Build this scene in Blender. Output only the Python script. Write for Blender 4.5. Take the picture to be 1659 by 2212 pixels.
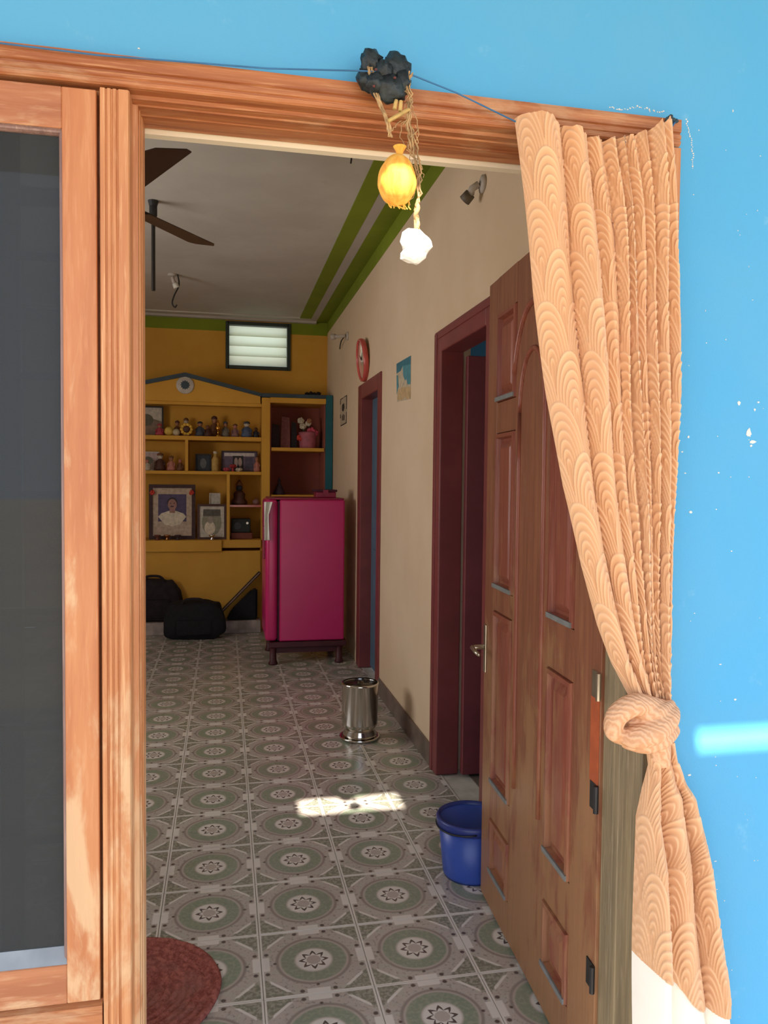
import bpy, bmesh, math, random
PI = math.pi
import numpy as np
from mathutils import Vector, Matrix, noise as mnoise
random.seed(7)
for o in list(bpy.data.objects): bpy.data.objects.remove(o)
SC = bpy.context.scene
COL = SC.collection
# ------------------------------------------------------------------ camera
W, H, FPX = 1659, 2212, 1671.4
YAW, PIT, ROL = math.radians(11.679), math.radians(2.304), math.radians(0.593)
CAM = Vector((0, 0, 1.4))
_f = Vector((math.sin(YAW)*math.cos(PIT), math.cos(YAW)*math.cos(PIT), -math.sin(PIT)))
_r0 = Vector((math.cos(YAW), -math.sin(YAW), 0)); _u0 = _r0.cross(_f)
_r = _r0*math.cos(ROL) + _u0*math.sin(ROL); _u = -_r0*math.sin(ROL) + _u0*math.cos(ROL)
cd = bpy.data.cameras.new('camera'); cam = bpy.data.objects.new('camera', cd); COL.objects.link(cam)
cam.matrix_world = Matrix(((_r.x, _u.x, -_f.x, CAM.x), (_r.y, _u.y, -_f.y, CAM.y), (_r.z, _u.z, -_f.z, CAM.z), (0, 0, 0, 1)))
cd.sensor_fit = 'VERTICAL'; cd.sensor_height = 24; cd.lens = 24*FPX/H; cd.clip_start = .02
SC.camera = cam
def px(x, y, ax, val):
    """photo pixel -> the point on the plane (axis ax = val) it falls on"""
    d = _r*((x-W/2)/FPX) + _u*(-(y-H/2)/FPX) + _f
    return CAM + d*((val-CAM[ax])/d[ax])
# ------------------------------------------------------------------ light
def lin(c):
    return tuple(((v/255/12.92) if v/255 <= .04045 else ((v/255+.055)/1.055)**2.4) for v in c)
wd = bpy.data.worlds.new('sky'); SC.world = wd; wd.use_nodes = True
bg = wd.node_tree.nodes['Background']; bg.inputs[0].default_value = (*lin((214, 230, 255)), 1); bg.inputs[1].default_value = 1.5
sd = bpy.data.lights.new('sun', 'SUN'); sd.energy = 9.5; sd.angle = math.radians(.55); sd.color = (1, .93, .82)
SUN = Vector((.224, 1.9, -1.833)).normalized()
so = bpy.data.objects.new('sun', sd); COL.objects.link(so); so.rotation_euler = SUN.to_track_quat('-Z', 'Y').to_euler(); so.location = (0, -4, 6)
def area(name, loc, to, sx, sy, power, col):
    l = bpy.data.lights.new(name, 'AREA'); l.shape = 'RECTANGLE'; l.size = sx; l.size_y = sy; l.energy = power; l.color = col
    o = bpy.data.objects.new(name, l); COL.objects.link(o); o.location = loc
    o.rotation_euler = (Vector(to)-Vector(loc)).to_track_quat('-Z', 'Y').to_euler(); return o
area('added_room_fill', (-2.56, 4.0, 1.65), (0, 4.0, 2.75), 1.5, 1.2, 18, (1, .90, .78))  # unseen fill lamp, added to brighten the main room
area('added_side_room_fill', (2.9, 3.2, 1.7), (1.5, 3.4, 1.4), 1.0, 1.0, 3, (.9, .95, 1))  # small unseen lamp added to lift the blue side room
vs = SC.view_settings; vs.view_transform = 'Standard'; vs.look = 'None'; vs.gamma = 1; vs.use_curve_mapping = False; vs.exposure = 0.92
# ------------------------------------------------------------------ helpers
def bm_(): return bmesh.new()
def box(bm, a, b):
    x0, x1 = sorted((a[0], b[0])); y0, y1 = sorted((a[1], b[1])); z0, z1 = sorted((a[2], b[2]))
    v = [bm.verts.new(p) for p in ((x0,y0,z0),(x1,y0,z0),(x1,y1,z0),(x0,y1,z0),(x0,y0,z1),(x1,y0,z1),(x1,y1,z1),(x0,y1,z1))]
    for f in ((0,3,2,1),(4,5,6,7),(0,1,5,4),(1,2,6,5),(2,3,7,6),(3,0,4,7)): bm.faces.new([v[i] for i in f])
    return v
def bbox(a, b, bev=0, seg=1):
    bm = bm_(); box(bm, a, b)
    if bev: bmesh.ops.bevel(bm, geom=bm.edges[:], offset=bev, segments=seg, profile=.5, affect='EDGES')
    return bm
def prism(bm, poly, d, n):
    """polygon of 3d points swept by vector n*d"""
    n = Vector(n)*d; a = [bm.verts.new(p) for p in poly]; b = [bm.verts.new(Vector(p)+n) for p in poly]
    bm.faces.new(a[::-1]); bm.faces.new(b)
    for i in range(len(a)):
        j = (i+1) % len(a); bm.faces.new((a[i], a[j], b[j], b[i]))
    return bm
def lathe(bm, prof, c=(0,0,0), seg=32, axis=(0,0,1), close=True):
    q = Vector((0,0,1)).rotation_difference(Vector(axis)); c = Vector(c); rings = []
    for r, z in prof:
        rings.append([bm.verts.new(c + q @ Vector((r*math.cos(2*math.pi*i/seg), r*math.sin(2*math.pi*i/seg), z))) for i in range(seg)])
    for A, B in zip(rings, rings[1:]):
        for i in range(seg):
            j = (i+1) % seg; bm.faces.new((A[i], A[j], B[j], B[i]))
    if close:
        bm.faces.new(rings[0][::-1]); bm.faces.new(rings[-1])
    return bm
def tube(bm, pts, r, seg=8):
    pts = [Vector(p) for p in pts]; rr = r if isinstance(r, (list, tuple)) else [r]*len(pts)
    prev = None; rings = []
    for i, p in enumerate(pts):
        t = (pts[min(i+1, len(pts)-1)] - pts[max(i-1, 0)]).normalized()
        a = t.orthogonal().normalized() if prev is None else (prev - t*prev.dot(t)).normalized()
        prev = a; b = t.cross(a)
        rings.append([bm.verts.new(p + (a*math.cos(2*math.pi*k/seg) + b*math.sin(2*math.pi*k/seg))*rr[i]) for k in range(seg)])
    for A, B in zip(rings, rings[1:]):
        for k in range(seg):
            j = (k+1) % seg; bm.faces.new((A[k], A[j], B[j], B[k]))
    bm.faces.new(rings[0][::-1]); bm.faces.new(rings[-1]); return bm
def ball(bm, c, rx, ry, rz, sub=2, nz=0, ns=3, seed=0):
    d = bmesh.ops.create_icosphere(bm, subdivisions=sub, radius=1)
    for v in d['verts']:
        k = 1 + nz*mnoise.noise(v.co*ns + Vector((seed*7.3, seed*3.1, 0)))
        v.co = Vector((v.co.x*rx*k + c[0], v.co.y*ry*k + c[1], v.co.z*rz*k + c[2]))
    return bm
def spline(pts, n):
    pts = [Vector(p) for p in pts]; out = []
    for i in range(len(pts)-1):
        p0, p1, p2, p3 = pts[max(i-1,0)], pts[i], pts[i+1], pts[min(i+2, len(pts)-1)]
        for k in range(n):
            t = k/n; out.append(.5*((2*p1) + (p2-p0)*t + (2*p0-5*p1+4*p2-p3)*t*t + (3*p1-p0-3*p2+p3)*t**3))
    return out + [pts[-1]]
def mesh(name, bm, smooth=False):
    bmesh.ops.recalc_face_normals(bm, faces=bm.faces[:])
    m = bpy.data.meshes.new(name); bm.to_mesh(m); bm.free()
    if smooth is True: m.polygons.foreach_set('use_smooth', [True]*len(m.polygons))
    elif smooth: m.shade_smooth(); 
    return m
def obj(name, bm, m, parent=None, smooth=False, label=None):
    me = mesh(name, bm, smooth) if isinstance(bm, bmesh.types.BMesh) else bm
    o = bpy.data.objects.new(name, me); COL.objects.link(o)
    if m is not None and not me.materials: me.materials.append(m)
    if parent is not None:
        o.parent = parent; off = Vector((0,0,0)); q = parent
        while q is not None: off += q.location; q = q.parent
        if not me.get('shifted'): me.transform(Matrix.Translation(-off)); me['shifted'] = 1
    if label: o['label'] = label
    return o
def tag(o, label, cat, group=None):
    o['label'] = label; o['category'] = cat
    if group: o['group'] = group
    return o
def struct(o): o['kind'] = 'structure'; return o
def thing(name, label, cat, loc, group=None):
    o = bpy.data.objects.new(name, None); COL.objects.link(o); o.location = loc; o.empty_display_size = .05
    return tag(o, label, cat, group)
def sroot(name, loc=(0,0,0)):
    o = bpy.data.objects.new(name, None); COL.objects.link(o); o.location = loc; return struct(o)
def single(name, label, cat, bm, m, loc, group=None, smooth=False):
    """thing that is one mesh, origin at its base"""
    me = mesh(name, bm, smooth); me.transform(Matrix.Translation(-Vector(loc)))
    o = bpy.data.objects.new(name, me); COL.objects.link(o); o.location = loc; me.materials.append(m)
    return tag(o, label, cat, group)
# ------------------------------------------------------------------ node shorthand
class NT:
    def __init__(s, name):
        s.mat = bpy.data.materials.new(name); s.mat.use_nodes = True; s.t = s.mat.node_tree; s.b = s.t.nodes['Principled BSDF']
    def add(s, ty, **kw):
        n = s.t.nodes.new(ty)
        for k, v in kw.items(): setattr(n, k, v)
        return n
    def put(s, sock, v):
        if v is None: return
        if hasattr(v, 'is_output'): s.t.links.new(v, sock)
        elif isinstance(v, (tuple, list)) and len(v) == 3 and len(sock.default_value) == 4: sock.default_value = (*v, 1)
        else: sock.default_value = v
    def m(s, op, a, b=None, c=None, clamp=False):
        n = s.add('ShaderNodeMath', operation=op, use_clamp=clamp)
        for i, v in enumerate((a, b, c)): s.put(n.inputs[i], v)
        return n.outputs[0]
    def mix(s, f, a, b, blend='MIX'):
        n = s.add('ShaderNodeMix', data_type='RGBA', blend_type=blend); s.put(n.inputs['Factor'], f); s.put(n.inputs['A'], a) if False else None
        s.put(n.inputs[6], a); s.put(n.inputs[7], b); return n.outputs[2]
    def coord(s, kind='Object', scale=(1,1,1), loc=(0,0,0), rot=(0,0,0)):
        tc = s.add('ShaderNodeTexCoord'); mp = s.add('ShaderNodeMapping'); s.t.links.new(tc.outputs[kind], mp.inputs[0])
        mp.inputs['Scale'].default_value = scale; mp.inputs['Location'].default_value = loc; mp.inputs['Rotation'].default_value = rot; return mp.outputs[0]
    def noise(s, vec, scale, detail=4, rough=.55, dist=0):
        n = s.add('ShaderNodeTexNoise'); s.put(n.inputs['Vector'], vec); n.inputs['Scale'].default_value = scale
        n.inputs['Detail'].default_value = detail; n.inputs['Roughness'].default_value = rough; n.inputs['Distortion'].default_value = dist; return n.outputs['Fac']
    def ramp(s, f, a, b):   # smooth step a..b -> 0..1
        n = s.add('ShaderNodeMapRange', interpolation_type='SMOOTHSTEP'); s.put(n.inputs[0], f); n.inputs[1].default_value = a; n.inputs[2].default_value = b; return n.outputs[0]
    def bump(s, h, strength=.3, dist=.01):
        n = s.add('ShaderNodeBump'); n.inputs['Strength'].default_value = strength; n.inputs['Distance'].default_value = dist
        s.put(n.inputs['Height'], h); s.t.links.new(n.outputs[0], s.b.inputs['Normal'])
    def out(s, col=None, rough=None, metal=None, spec=None, trans=None):
        for k, v in (('Base Color', col), ('Roughness', rough), ('Metallic', metal), ('Specular IOR Level', spec), ('Transmission Weight', trans)): s.put(s.b.inputs[k], v)
        return s.mat
def plain(name, c, rough=.5, var=.12, scale=12, metal=0, bump=0, bscale=60, spec=.4, c2=None, stretch=(1,1,1)):
    n = NT(name); c = lin(c); v = n.coord(scale=stretch)
    f = n.noise(v, scale); c2 = lin(c2) if c2 else tuple(x*(1-var*2) for x in c)
    col = n.mix(n.ramp(f, .3, .7), c2, c)
    if bump: n.bump(n.noise(v, bscale, 3), bump, .004)
    return n.out(col, rough, metal, spec)
def wood(name, base, dark, light, axis, rough=.45, worn=0, gs=1, zbounce=0, wear_bounce_col=(220, 190, 148)):
    st = [26*gs]*3; st[axis] = 1.1
    n = NT(name); v = n.coord(scale=tuple(st)); g = n.noise(v, 2.2, 6, .62, .35); g2 = n.noise(v, 9, 3, .6)
    col = n.mix(n.ramp(g, .32, .7), lin(dark), lin(base)); col = n.mix(n.m('MULTIPLY', n.ramp(g2, .5, .75), .55), col, lin(light))
    if worn:
        vw = n.coord(scale=tuple(5 if i != axis else 1.6 for i in range(3)), loc=(3,1,2)); w = n.noise(vw, 2.4, 5, .65, .4)
        if zbounce:   # wear grows low down, painting in bounce light from the veranda
            sz = n.add('ShaderNodeSeparateXYZ'); n.put(sz.inputs[0], n.coord()); w = n.m('ADD', w, n.m('MULTIPLY', n.m('SUBTRACT', .95, sz.outputs[2]), .2))
        col = n.mix(n.m('MULTIPLY', n.ramp(w, .5, .66), worn), col, lin(wear_bounce_col))
    n.bump(n.m('ADD', g, n.m('MULTIPLY', g2, .6)), .22, .004)
    return n.out(col, rough, 0, .4)
# ------------------------------------------------------------------ materials
M = {}
def wall_mat(name, c, c2, spots=None, bump=.25):
    n = NT(name); v = n.coord(); a = n.noise(v, 1.7, 5, .6); b = n.noise(v, 9, 5, .65); fine = n.noise(v, 240, 2)
    col = n.mix(n.ramp(a, .3, .72), lin(c2), lin(c))
    col = n.mix(n.m('MULTIPLY', n.ramp(b, .62, .8), .35), col, lin(spots or c2))
    n.bump(n.m('ADD', fine, n.m('MULTIPLY', b, 2)), bump, .002)
    return n.out(col, .75, 0, .25)
M['blue'] = wall_mat('blue_limewash', (84, 168, 214), (94, 168, 208), (170, 208, 224))
M['cream'] = wall_mat('cream_plaster', (222, 198, 168), (214, 188, 156))
M['yellow'] = wall_mat('ochre_plaster', (214, 162, 66), (202, 148, 58))
M['green'] = wall_mat('olive_paint', (128, 142, 36), (116, 128, 32))
M['ceil'] = wall_mat('ceiling_whitewash', (196, 190, 178), (182, 175, 164), (150, 144, 134))
M['ceilgrey'] = wall_mat('ceiling_grey_band', (186, 176, 168), (176, 168, 158))
M['teal'] = wall_mat('teal_paint', (44, 104, 116), (40, 92, 104))
M['roomblue'] = wall_mat('side_room_blue', (92, 150, 178), (86, 140, 168))
M['woodZ'] = wood('teak_vertical', (206, 144, 96), (180, 114, 70), (226, 180, 132), 2, worn=.55, zbounce=1)
M['woodX'] = wood('teak_horizontal', (184, 118, 74), (150, 86, 50), (212, 156, 108), 0, worn=.3)
M['shutZ'] = wood('shutter_teak_vertical', (196, 130, 84), (180, 112, 70), (210, 150, 104), 2, worn=.6, gs=.5, zbounce=1)
M['shutX'] = wood('shutter_teak_horizontal', (182, 120, 82), (162, 100, 66), (206, 156, 116), 0, worn=.6, gs=.5)
M['door'] = wood('brown_door_polish', (146, 94, 66), (124, 76, 54), (166, 114, 80), 2, rough=.4, worn=.6, zbounce=1, wear_bounce_col=(164, 124, 84))
M['doorpanel'] = wood('brown_door_panel', (148, 84, 64), (128, 68, 54), (166, 104, 80), 2, rough=.35, worn=.45, zbounce=1, wear_bounce_col=(164, 124, 84))
M['maroon'] = plain('maroon_enamel', (130, 62, 62), .4, .1, 6)
M['maroon2'] = plain('maroon_enamel_leaf', (128, 62, 66), .45, .1, 6)
M['blueleaf'] = plain('slate_blue_door_paint', (84, 112, 132), .5, .1, 5)
M['shadewood'] = wood('shaded_jamb', (150, 132, 100), (118, 104, 80), (176, 160, 130), 2, .6)  # olive tone paints the shade on the right jamb into its wood
M['dust'] = plain('grey_dust', (128, 130, 128), .9, .1, 30)
M['steelplate'] = plain('handle_steel', (206, 198, 180), .3, .05, 20, 1)
M['iron'] = plain('dark_iron', (70, 70, 72), .5, .1, 30, .8)
M['orange'] = plain('orange_primer', (186, 92, 52), .6, .1, 20)
M['black'] = plain('black_cloth', (26, 24, 27), .85, .2, 30, bump=.4, bscale=120)
M['soot'] = plain('dark_brown_cloth', (44, 34, 36), .9, .2, 20, bump=.4, bscale=120)
M['fanbrown'] = plain('fan_brown_enamel', (64, 42, 32), .4, .1, 15)
M['rodblack'] = plain('rod_paint', (46, 40, 38), .5, .1, 20)
M['fridge'] = plain('magenta_fridge_enamel', (198, 36, 102), .3, .04, 3, spec=.5)
M['gasket'] = plain('gasket_rubber', (70, 20, 40), .7)
M['standred'] = plain('fridge_stand_plastic', (78, 30, 36), .5)
M['white'] = plain('white_plastic', (226, 222, 212), .4, .04)
M['steel'] = NT('polished_steel').out(lin((214, 210, 204)), .12, 1)
M['bucket'] = plain('blue_plastic', (58, 84, 166), .35, .05, 8)
M['bucketrim'] = plain('navy_plastic', (48, 60, 124), .35, .05, 8)
M['cordblue'] = plain('blue_nylon_cord', (56, 112, 158), .6)
M['jute'] = plain('jute_fibre', (196, 160, 112), .9, .25, 60)
M['straw'] = plain('straw', (206, 172, 104), .8, .2, 60)
M['charm'] = plain('dried_black_skin', (44, 54, 56), .45, .35, 40, bump=.9, bscale=55)
M['redthread'] = plain('red_thread', (110, 60, 56), .8)
M['crystal'] = plain('alum_crystal', (244, 240, 230), .35, .03, 10)
M['marble'] = plain('pale_marble', (176, 158, 146), .4, .2, 14)
M['skirt'] = plain('skirting_tile', (118, 104, 92), .4, .2, 10)
M['pinkplastic'] = plain('dark_pink_plastic', (150, 34, 66), .35)
M['brownback'] = wall_mat('red_brown_paint', (158, 92, 76), (146, 82, 70))
M['concrete'] = plain('veranda_cement', (146, 134, 118), .8, .12, 3)
M['sand'] = plain('courtyard_sand', (190, 168, 134), .95, .15, 1.2)
M['sheet'] = plain('slot_roof_sheet', (150, 150, 150), .7)
def pouch_mat():
    n = NT('yellow_pouch_cloth'); v = n.coord(scale=(30, 30, 7)); f = n.noise(v, 3, 4)
    n.bump(f, .35, .003); n.put(n.b.inputs['Subsurface Weight'], .25); n.put(n.b.inputs['Subsurface Scale'], .02)
    return n.out(n.mix(n.ramp(f, .3, .7), lin((232, 156, 60)), lin((248, 190, 88))), .8, 0, .2)
M['pouch'] = pouch_mat()
def glass_mat(name, tint, rough=.02):
    n = NT(name); t = n.t; t.nodes.remove(n.b)
    tr = n.add('ShaderNodeBsdfTransparent'); tr.inputs[0].default_value = (*tint, 1)
    gl = n.add('ShaderNodeBsdfGlossy'); gl.inputs['Roughness'].default_value = rough; gl.inputs[0].default_value = (1, 1, 1, 1)
    df = n.add('ShaderNodeBsdfDiffuse'); df.inputs[0].default_value = (.055, .060, .062, 1)
    fr = n.add('ShaderNodeFresnel'); fr.inputs[0].default_value = 1.22
    m0 = n.add('ShaderNodeMixShader'); m0.inputs[0].default_value = .62
    t.links.new(tr.outputs[0], m0.inputs[1]); t.links.new(df.outputs[0], m0.inputs[2])
    mx = n.add('ShaderNodeMixShader'); t.links.new(fr.outputs[0], mx.inputs[0]); t.links.new(m0.outputs[0], mx.inputs[1]); t.links.new(gl.outputs[0], mx.inputs[2])
    t.links.new(mx.outputs[0], t.nodes['Material Output'].inputs[0]); return n.mat
M['tint'] = glass_mat('tinted_window_glass', (.42, .46, .48))
def louvre_mat():
    n = NT('frosted_louvre_glass'); t = n.t
    d = n.add('ShaderNodeBsdfTranslucent'); d.inputs[0].default_value = (.80, .80, .66, 1)
    mx = n.add('ShaderNodeMixShader'); mx.inputs[0].default_value = .75
    n.out(lin((220, 222, 205)), .3); t.links.new(n.b.outputs[0], mx.inputs[1]); t.links.new(d.outputs[0], mx.inputs[2])
    t.links.new(mx.outputs[0], t.nodes['Material Output'].inputs[0]); return n.mat
M['louvre'] = louvre_mat()
def tile_mat():
    n = NT('medallion_floor_tile'); uv = n.coord('UV', loc=(-.5, -.5, 0)); sx = n.add('ShaderNodeSeparateXYZ'); n.put(sx.inputs[0], uv)
    u, v = sx.outputs[0], sx.outputs[1]; au = n.m('ABSOLUTE', u); av = n.m('ABSOLUTE', v)
    mx = n.m('MAXIMUM', au, av); mn = n.m('MINIMUM', au, av); sm = n.m('ADD', au, av)
    r = n.m('SQRT', n.m('ADD', n.m('MULTIPLY', u, u), n.m('MULTIPLY', v, v))); th = n.m('ARCTAN2', v, u)
    wv = n.coord('Object', scale=(1,1,1)); oi = n.add('ShaderNodeObjectInfo'); va = n.add('ShaderNodeVectorMath', operation='ADD'); n.put(va.inputs[0], wv); n.put(va.inputs[1], oi.outputs['Location']); wv = va.outputs[0]
    sp = n.noise(wv, 90, 3); sp2 = n.noise(wv, 34, 4)
    beige, cream, green, dark, pink = lin((184, 178, 166)), lin((222, 216, 206)), lin((138, 148, 128)), lin((92, 80, 76)), lin((186, 174, 164))
    def band(x, a, b, s=.008): return n.m('MULTIPLY', n.ramp(x, a-s, a+s), n.m('SUBTRACT', 1, n.ramp(x, b-s, b+s)))
    def lt(x, a, s=.008): return n.m('SUBTRACT', 1, n.ramp(x, a-s, a+s))
    def gt(x, a, s=.008): return n.ramp(x, a-s, a+s)
    col = n.mix(n.ramp(sp2, .35, .65), pink, beige)
    col = n.mix(n.m('MULTIPLY', n.ramp(sp, .54, .66), .4), col, dark)                     # speckle outside the ring
    petal = n.m('MULTIPLY', n.m('ABSOLUTE', n.m('SUBTRACT', n.m('FRACT', n.m('MULTIPLY', n.m('ADD', th, PI), 8/(2*PI))), .5)), 2)
    col = n.mix(band(r, .325, .365, .012), col, n.mix(.5, dark, pink))
    col = n.mix(lt(r, .335, .012), col, pink)
    col = n.mix(band(r, .185, .315, .014), col, n.mix(n.ramp(sp, .45, .62), green, lin((152, 158, 136))))
    star = n.m('ADD', .080, n.m('MULTIPLY', petal, .065))
    col = n.mix(lt(r, .172, .016), col, cream)
    col = n.mix(n.m('MULTIPLY', lt(n.m('SUBTRACT', r, star), 0, .006), gt(r, .075)), col, dark)
    petal2 = n.m('ADD', .070, n.m('MULTIPLY', petal, .035))
    col = n.mix(lt(n.m('SUBTRACT', r, petal2), 0, .006), col, cream)
    col = n.mix(lt(r, .068), col, pink)
    corner = gt(sm, .70); cfill = n.mix(n.ramp(sp, .42, .6), lin((128, 128, 112)), lin((164, 160, 144)))
    col = n.mix(corner, col, cfill)
    col = n.mix(n.m('MULTIPLY', band(sm, .675, .715), lt(mx, .43)), col, cream)              # diagonal bars
    col = n.mix(n.m('MULTIPLY', gt(mx, .42), lt(mn, .105)), col, cream)                     # rectangles on the edges
    dd = n.m('SQRT', n.m('ADD', n.m('POWER', n.m('SUBTRACT', mx, .445), 2), n.m('POWER', n.m('SUBTRACT', mn, .15), 2)))
    col = n.mix(lt(dd, .022), col, dark)
    dd2 = n.m('SQRT', n.m('ADD', n.m('POWER', n.m('SUBTRACT', mx, .37), 2), n.m('POWER', mn, 2)))
    col = n.mix(lt(dd2, .016), col, dark)
    col = n.mix(gt(mx, .478, .004), col, cream)
    dirt = n.noise(wv, 1.3, 4); col = n.mix(n.m('MULTIPLY', n.ramp(dirt, .4, .75), .25), col, lin((120, 104, 88)))
    return n.out(col, n.m('ADD', .2, n.m('MULTIPLY', dirt, .15)), 0, .5)
M['tile'] = tile_mat()
M['grout'] = plain('pale_grout', (196, 190, 176), .85)
def fabric():
    n = NT('peach_embossed_curtain'); v = n.coord(); f = n.noise(v, 300, 2)
    at = n.add('ShaderNodeAttribute', attribute_name='relief'); w = n.coord(scale=(1, 1, 1)); g = n.noise(w, 6, 3)
    col = n.mix(at.outputs['Fac'], lin((208, 156, 112)), lin((230, 184, 140)))
    col = n.mix(n.m('MULTIPLY', n.ramp(g, .5, .75), .3), col, lin((220, 166, 130)))
    n.bump(f, .3, .0006); n.put(n.b.inputs['Sheen Weight'], .25)
    return n.out(col, .75, 0, .25)
M['fabric'] = fabric()
M['lining'] = plain('white_lining', (246, 240, 226), .9, .02)
def rug_mat():
    n = NT('red_braided_rug'); v = n.coord(); a = n.noise(v, 60, 5, .7); b = n.noise(v, 9, 4)
    col = n.mix(n.ramp(a, .35, .65), lin((140, 76, 68)), lin((186, 112, 98))); col = n.mix(n.m('MULTIPLY', n.ramp(b, .45, .7), .6), col, lin((156, 110, 100)))
    n.bump(a, .8, .012); return n.out(col, .95, 0, .1)
M['rug'] = rug_mat()
# ------------------------------------------------------------------ the house shell
XR, YF, YIN, YB, ZC = 1.0, 1.415, 1.56, 7.7, 2.96
XL = -2.6
PI = math.pi
flo = struct(obj('floor', bbox((XL-.1, 1.40, -.06), (XR+.15, YB, -.004)), M['grout']))
TS = .3035; tb = bm_()
bmesh.ops.create_grid(tb, x_segments=1, y_segments=1, size=TS/2-.0012)
r_ = bmesh.ops.extrude_face_region(tb, geom=tb.faces[:])
for v in [g for g in r_['geom'] if isinstance(g, bmesh.types.BMVert)]: v.co.z += .008
for v in tb.verts: v.co.z -= .008
tme = mesh('tile', tb); ul = tme.uv_layers.new(name='UVMap')
for lp in tme.loops:
    c = tme.vertices[lp.vertex_index].co; ul.data[lp.index].uv = (c.x/TS+.5, c.y/TS+.5)
tme.materials.append(M['tile']); tme['shifted'] = 1
for iy in range(0, 21):
    for ix in range(-9, 3):
        cx = .107 + TS*ix + TS/2; cy = 2.353 - 3*TS + TS*iy + TS/2
        if cy > 7.3 or cx-TS/2 < XL-.05: continue
        o = bpy.data.objects.new('tile', tme); COL.objects.link(o); o.parent = flo; o.location = (cx, cy, random.uniform(-.0006, .0004))
ceil = struct(obj('ceiling', bbox((XL-.1, YIN, ZC), (XR+.15, YB+.1, ZC+.1)), M['ceil']))
def cband(name, a, b, m, parent=ceil): return obj(name, bbox(a, b), m, parent)
cband('painted_band', (.885, YIN, ZC-.004), (XR, YB, ZC), M['green'])
cband('painted_band', (.82, YIN, ZC-.003), (.885, YB-.10, ZC), M['ceilgrey'])
cband('painted_band', (.71, YIN, ZC-.004), (.82, YB-.17, ZC), M['green'])
cband('cornice', (XL, YB-.05, ZC-.022), (.885, YB, ZC), M['ceilgrey'])
cband('cornice', (XL, YB-.20, ZC-.012), (.71, YB-.17, ZC), M['ceil'])
# back wall with ventilator hole
VX0, VX1, VZ0, VZ1 = .03, .616, 2.491, 2.908
b = bm_()
for a_, b_ in (((XL-.1, YB, 0), (VX0, YB+.15, ZC)), ((VX1, YB, 0), (XR+.15, YB+.15, ZC)), ((VX0, YB, 0), (VX1, YB+.15, VZ0)), ((VX0, YB, VZ1), (VX1, YB+.15, ZC))): box(b, a_, b_)
wb = struct(obj('wall_back', b, M['yellow']))
b = bm_(); box(b, (XL, YB-.003, 2.83), (VX0-.02, YB, ZC)); box(b, (VX1+.02, YB-.003, 2.83), (XR, YB, ZC)); obj('painted_band', b, M['green'], wb)
# right wall with two door openings
D2 = (2.82, 3.56); D3 = (5.0, 5.72); DZ = 2.06
b = bm_()
for y_0, y_1 in ((YIN, D2[0]), (D2[1], D3[0]), (D3[1], YB)): box(b, (XR, y_0, 0), (XR+.15, y_1, ZC))
for y_0, y_1 in (D2, D3): box(b, (XR, y_0, DZ), (XR+.15, y_1, ZC))
wr = struct(obj('wall_right', b, M['cream']))
obj('painted_band', bbox((XR-.003, YIN, 2.855), (XR, YB, ZC)), M['green'], wr)
# left wall with an opening added for the unseen fill lamp
b = bm_(); wy, wz = (3.2, 4.8), (1.0, 2.3)
for a_, b_ in (((XL-.12, YIN, 0), (XL, wy[0], ZC)), ((XL-.12, wy[1], 0), (XL, YB, ZC)), ((XL-.12, wy[0], 0), (XL, wy[1], wz[0])), ((XL-.12, wy[0], wz[1]), (XL, wy[1], ZC))): box(b, a_, b_)
struct(obj('wall_left', b, M['cream']))
# front wall
FX0, FX1, FZ = -.97, .862, 2.10
b = bm_()
for a_, b_ in (((-4, YF, FZ), (4.5, 1.54, 3.3)), ((FX1, YF, -.15), (4.5, 1.54, FZ)), ((-4, YF, -.15), (FX0, 1.54, FZ)), ((FX0, YF, -.15), (-.2, 1.54, .45))): box(b, a_, b_)
wf = struct(obj('wall_front', b, M['blue']))
b = bm_()
for a_, b_ in (((XL, 1.54, 2.046), (XR, YIN, ZC)), ((.83, 1.54, 0), (XR, YIN, 2.046)), ((XL, 1.54, 0), (FX0, YIN, 2.046)), ((FX0, 1.54, 0), (-.2, YIN, .45))): box(b, a_, b_)
obj('inner_plaster', b, plain('pale_plaster', (240, 230, 206), .8, .03, 5), wf)
# splashes of whitewash and chipped paint on the blue wall
b = bm_(); rs = random.Random(3)
def chip(x, y, w, h):
    c = px(x, y, 1, YF); s = 1.45/FPX; n = rs.randint(6, 9); a0 = rs.random()*6
    poly = [(c.x + w*s*.5*rs.uniform(.6, 1.2)*math.cos(a0+2*PI*i/n), YF+.0004, c.z + h*s*.5*rs.uniform(.6, 1.2)*math.sin(a0+2*PI*i/n)) for i in range(n)]
    prism(b, poly, .0012, (0, -1, 0))
for i in range(26): chip(1318 + i*4.6 + rs.uniform(-2, 2), 232 + (4*math.sin(i*.35)) + i*.25 + rs.uniform(-2, 2), rs.uniform(2, 6), rs.uniform(2, 5))
for i in range(24): chip(1482 + 14*math.sin(i*.09) + rs.uniform(-2, 2), 258 + i*4.6, rs.uniform(2, 5), rs.uniform(2, 6))
for x, y, w, h in ((1617, 935, 14, 22), (1626, 955, 18, 8), (1622, 963, 8, 6), (1596, 872, 9, 12), (1630, 885, 5, 7), (1638, 869, 6, 4), (1487, 944, 7, 7), (1473, 976, 6, 3), (1492, 1106, 9, 6), (1552, 1021, 6, 4), (1556, 1435, 8, 3), (1588, 1511, 8, 5), (1489, 1674, 10, 5), (1545, 1860, 8, 3), (1583, 240, 3, 8), (1468, 952, 4, 3), (1480, 1022, 5, 3), (1547, 1100, 4, 3), (300, 105, 5, 3)): chip(x, y, w, h)
for i in range(40): chip(rs.uniform(1480, 1655), rs.uniform(280, 2200), rs.uniform(1.5, 4), rs.uniform(1.5, 3.5))
o = obj('paint_chips', b, M['white'], wf); o['kind'] = 'stuff'
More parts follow.
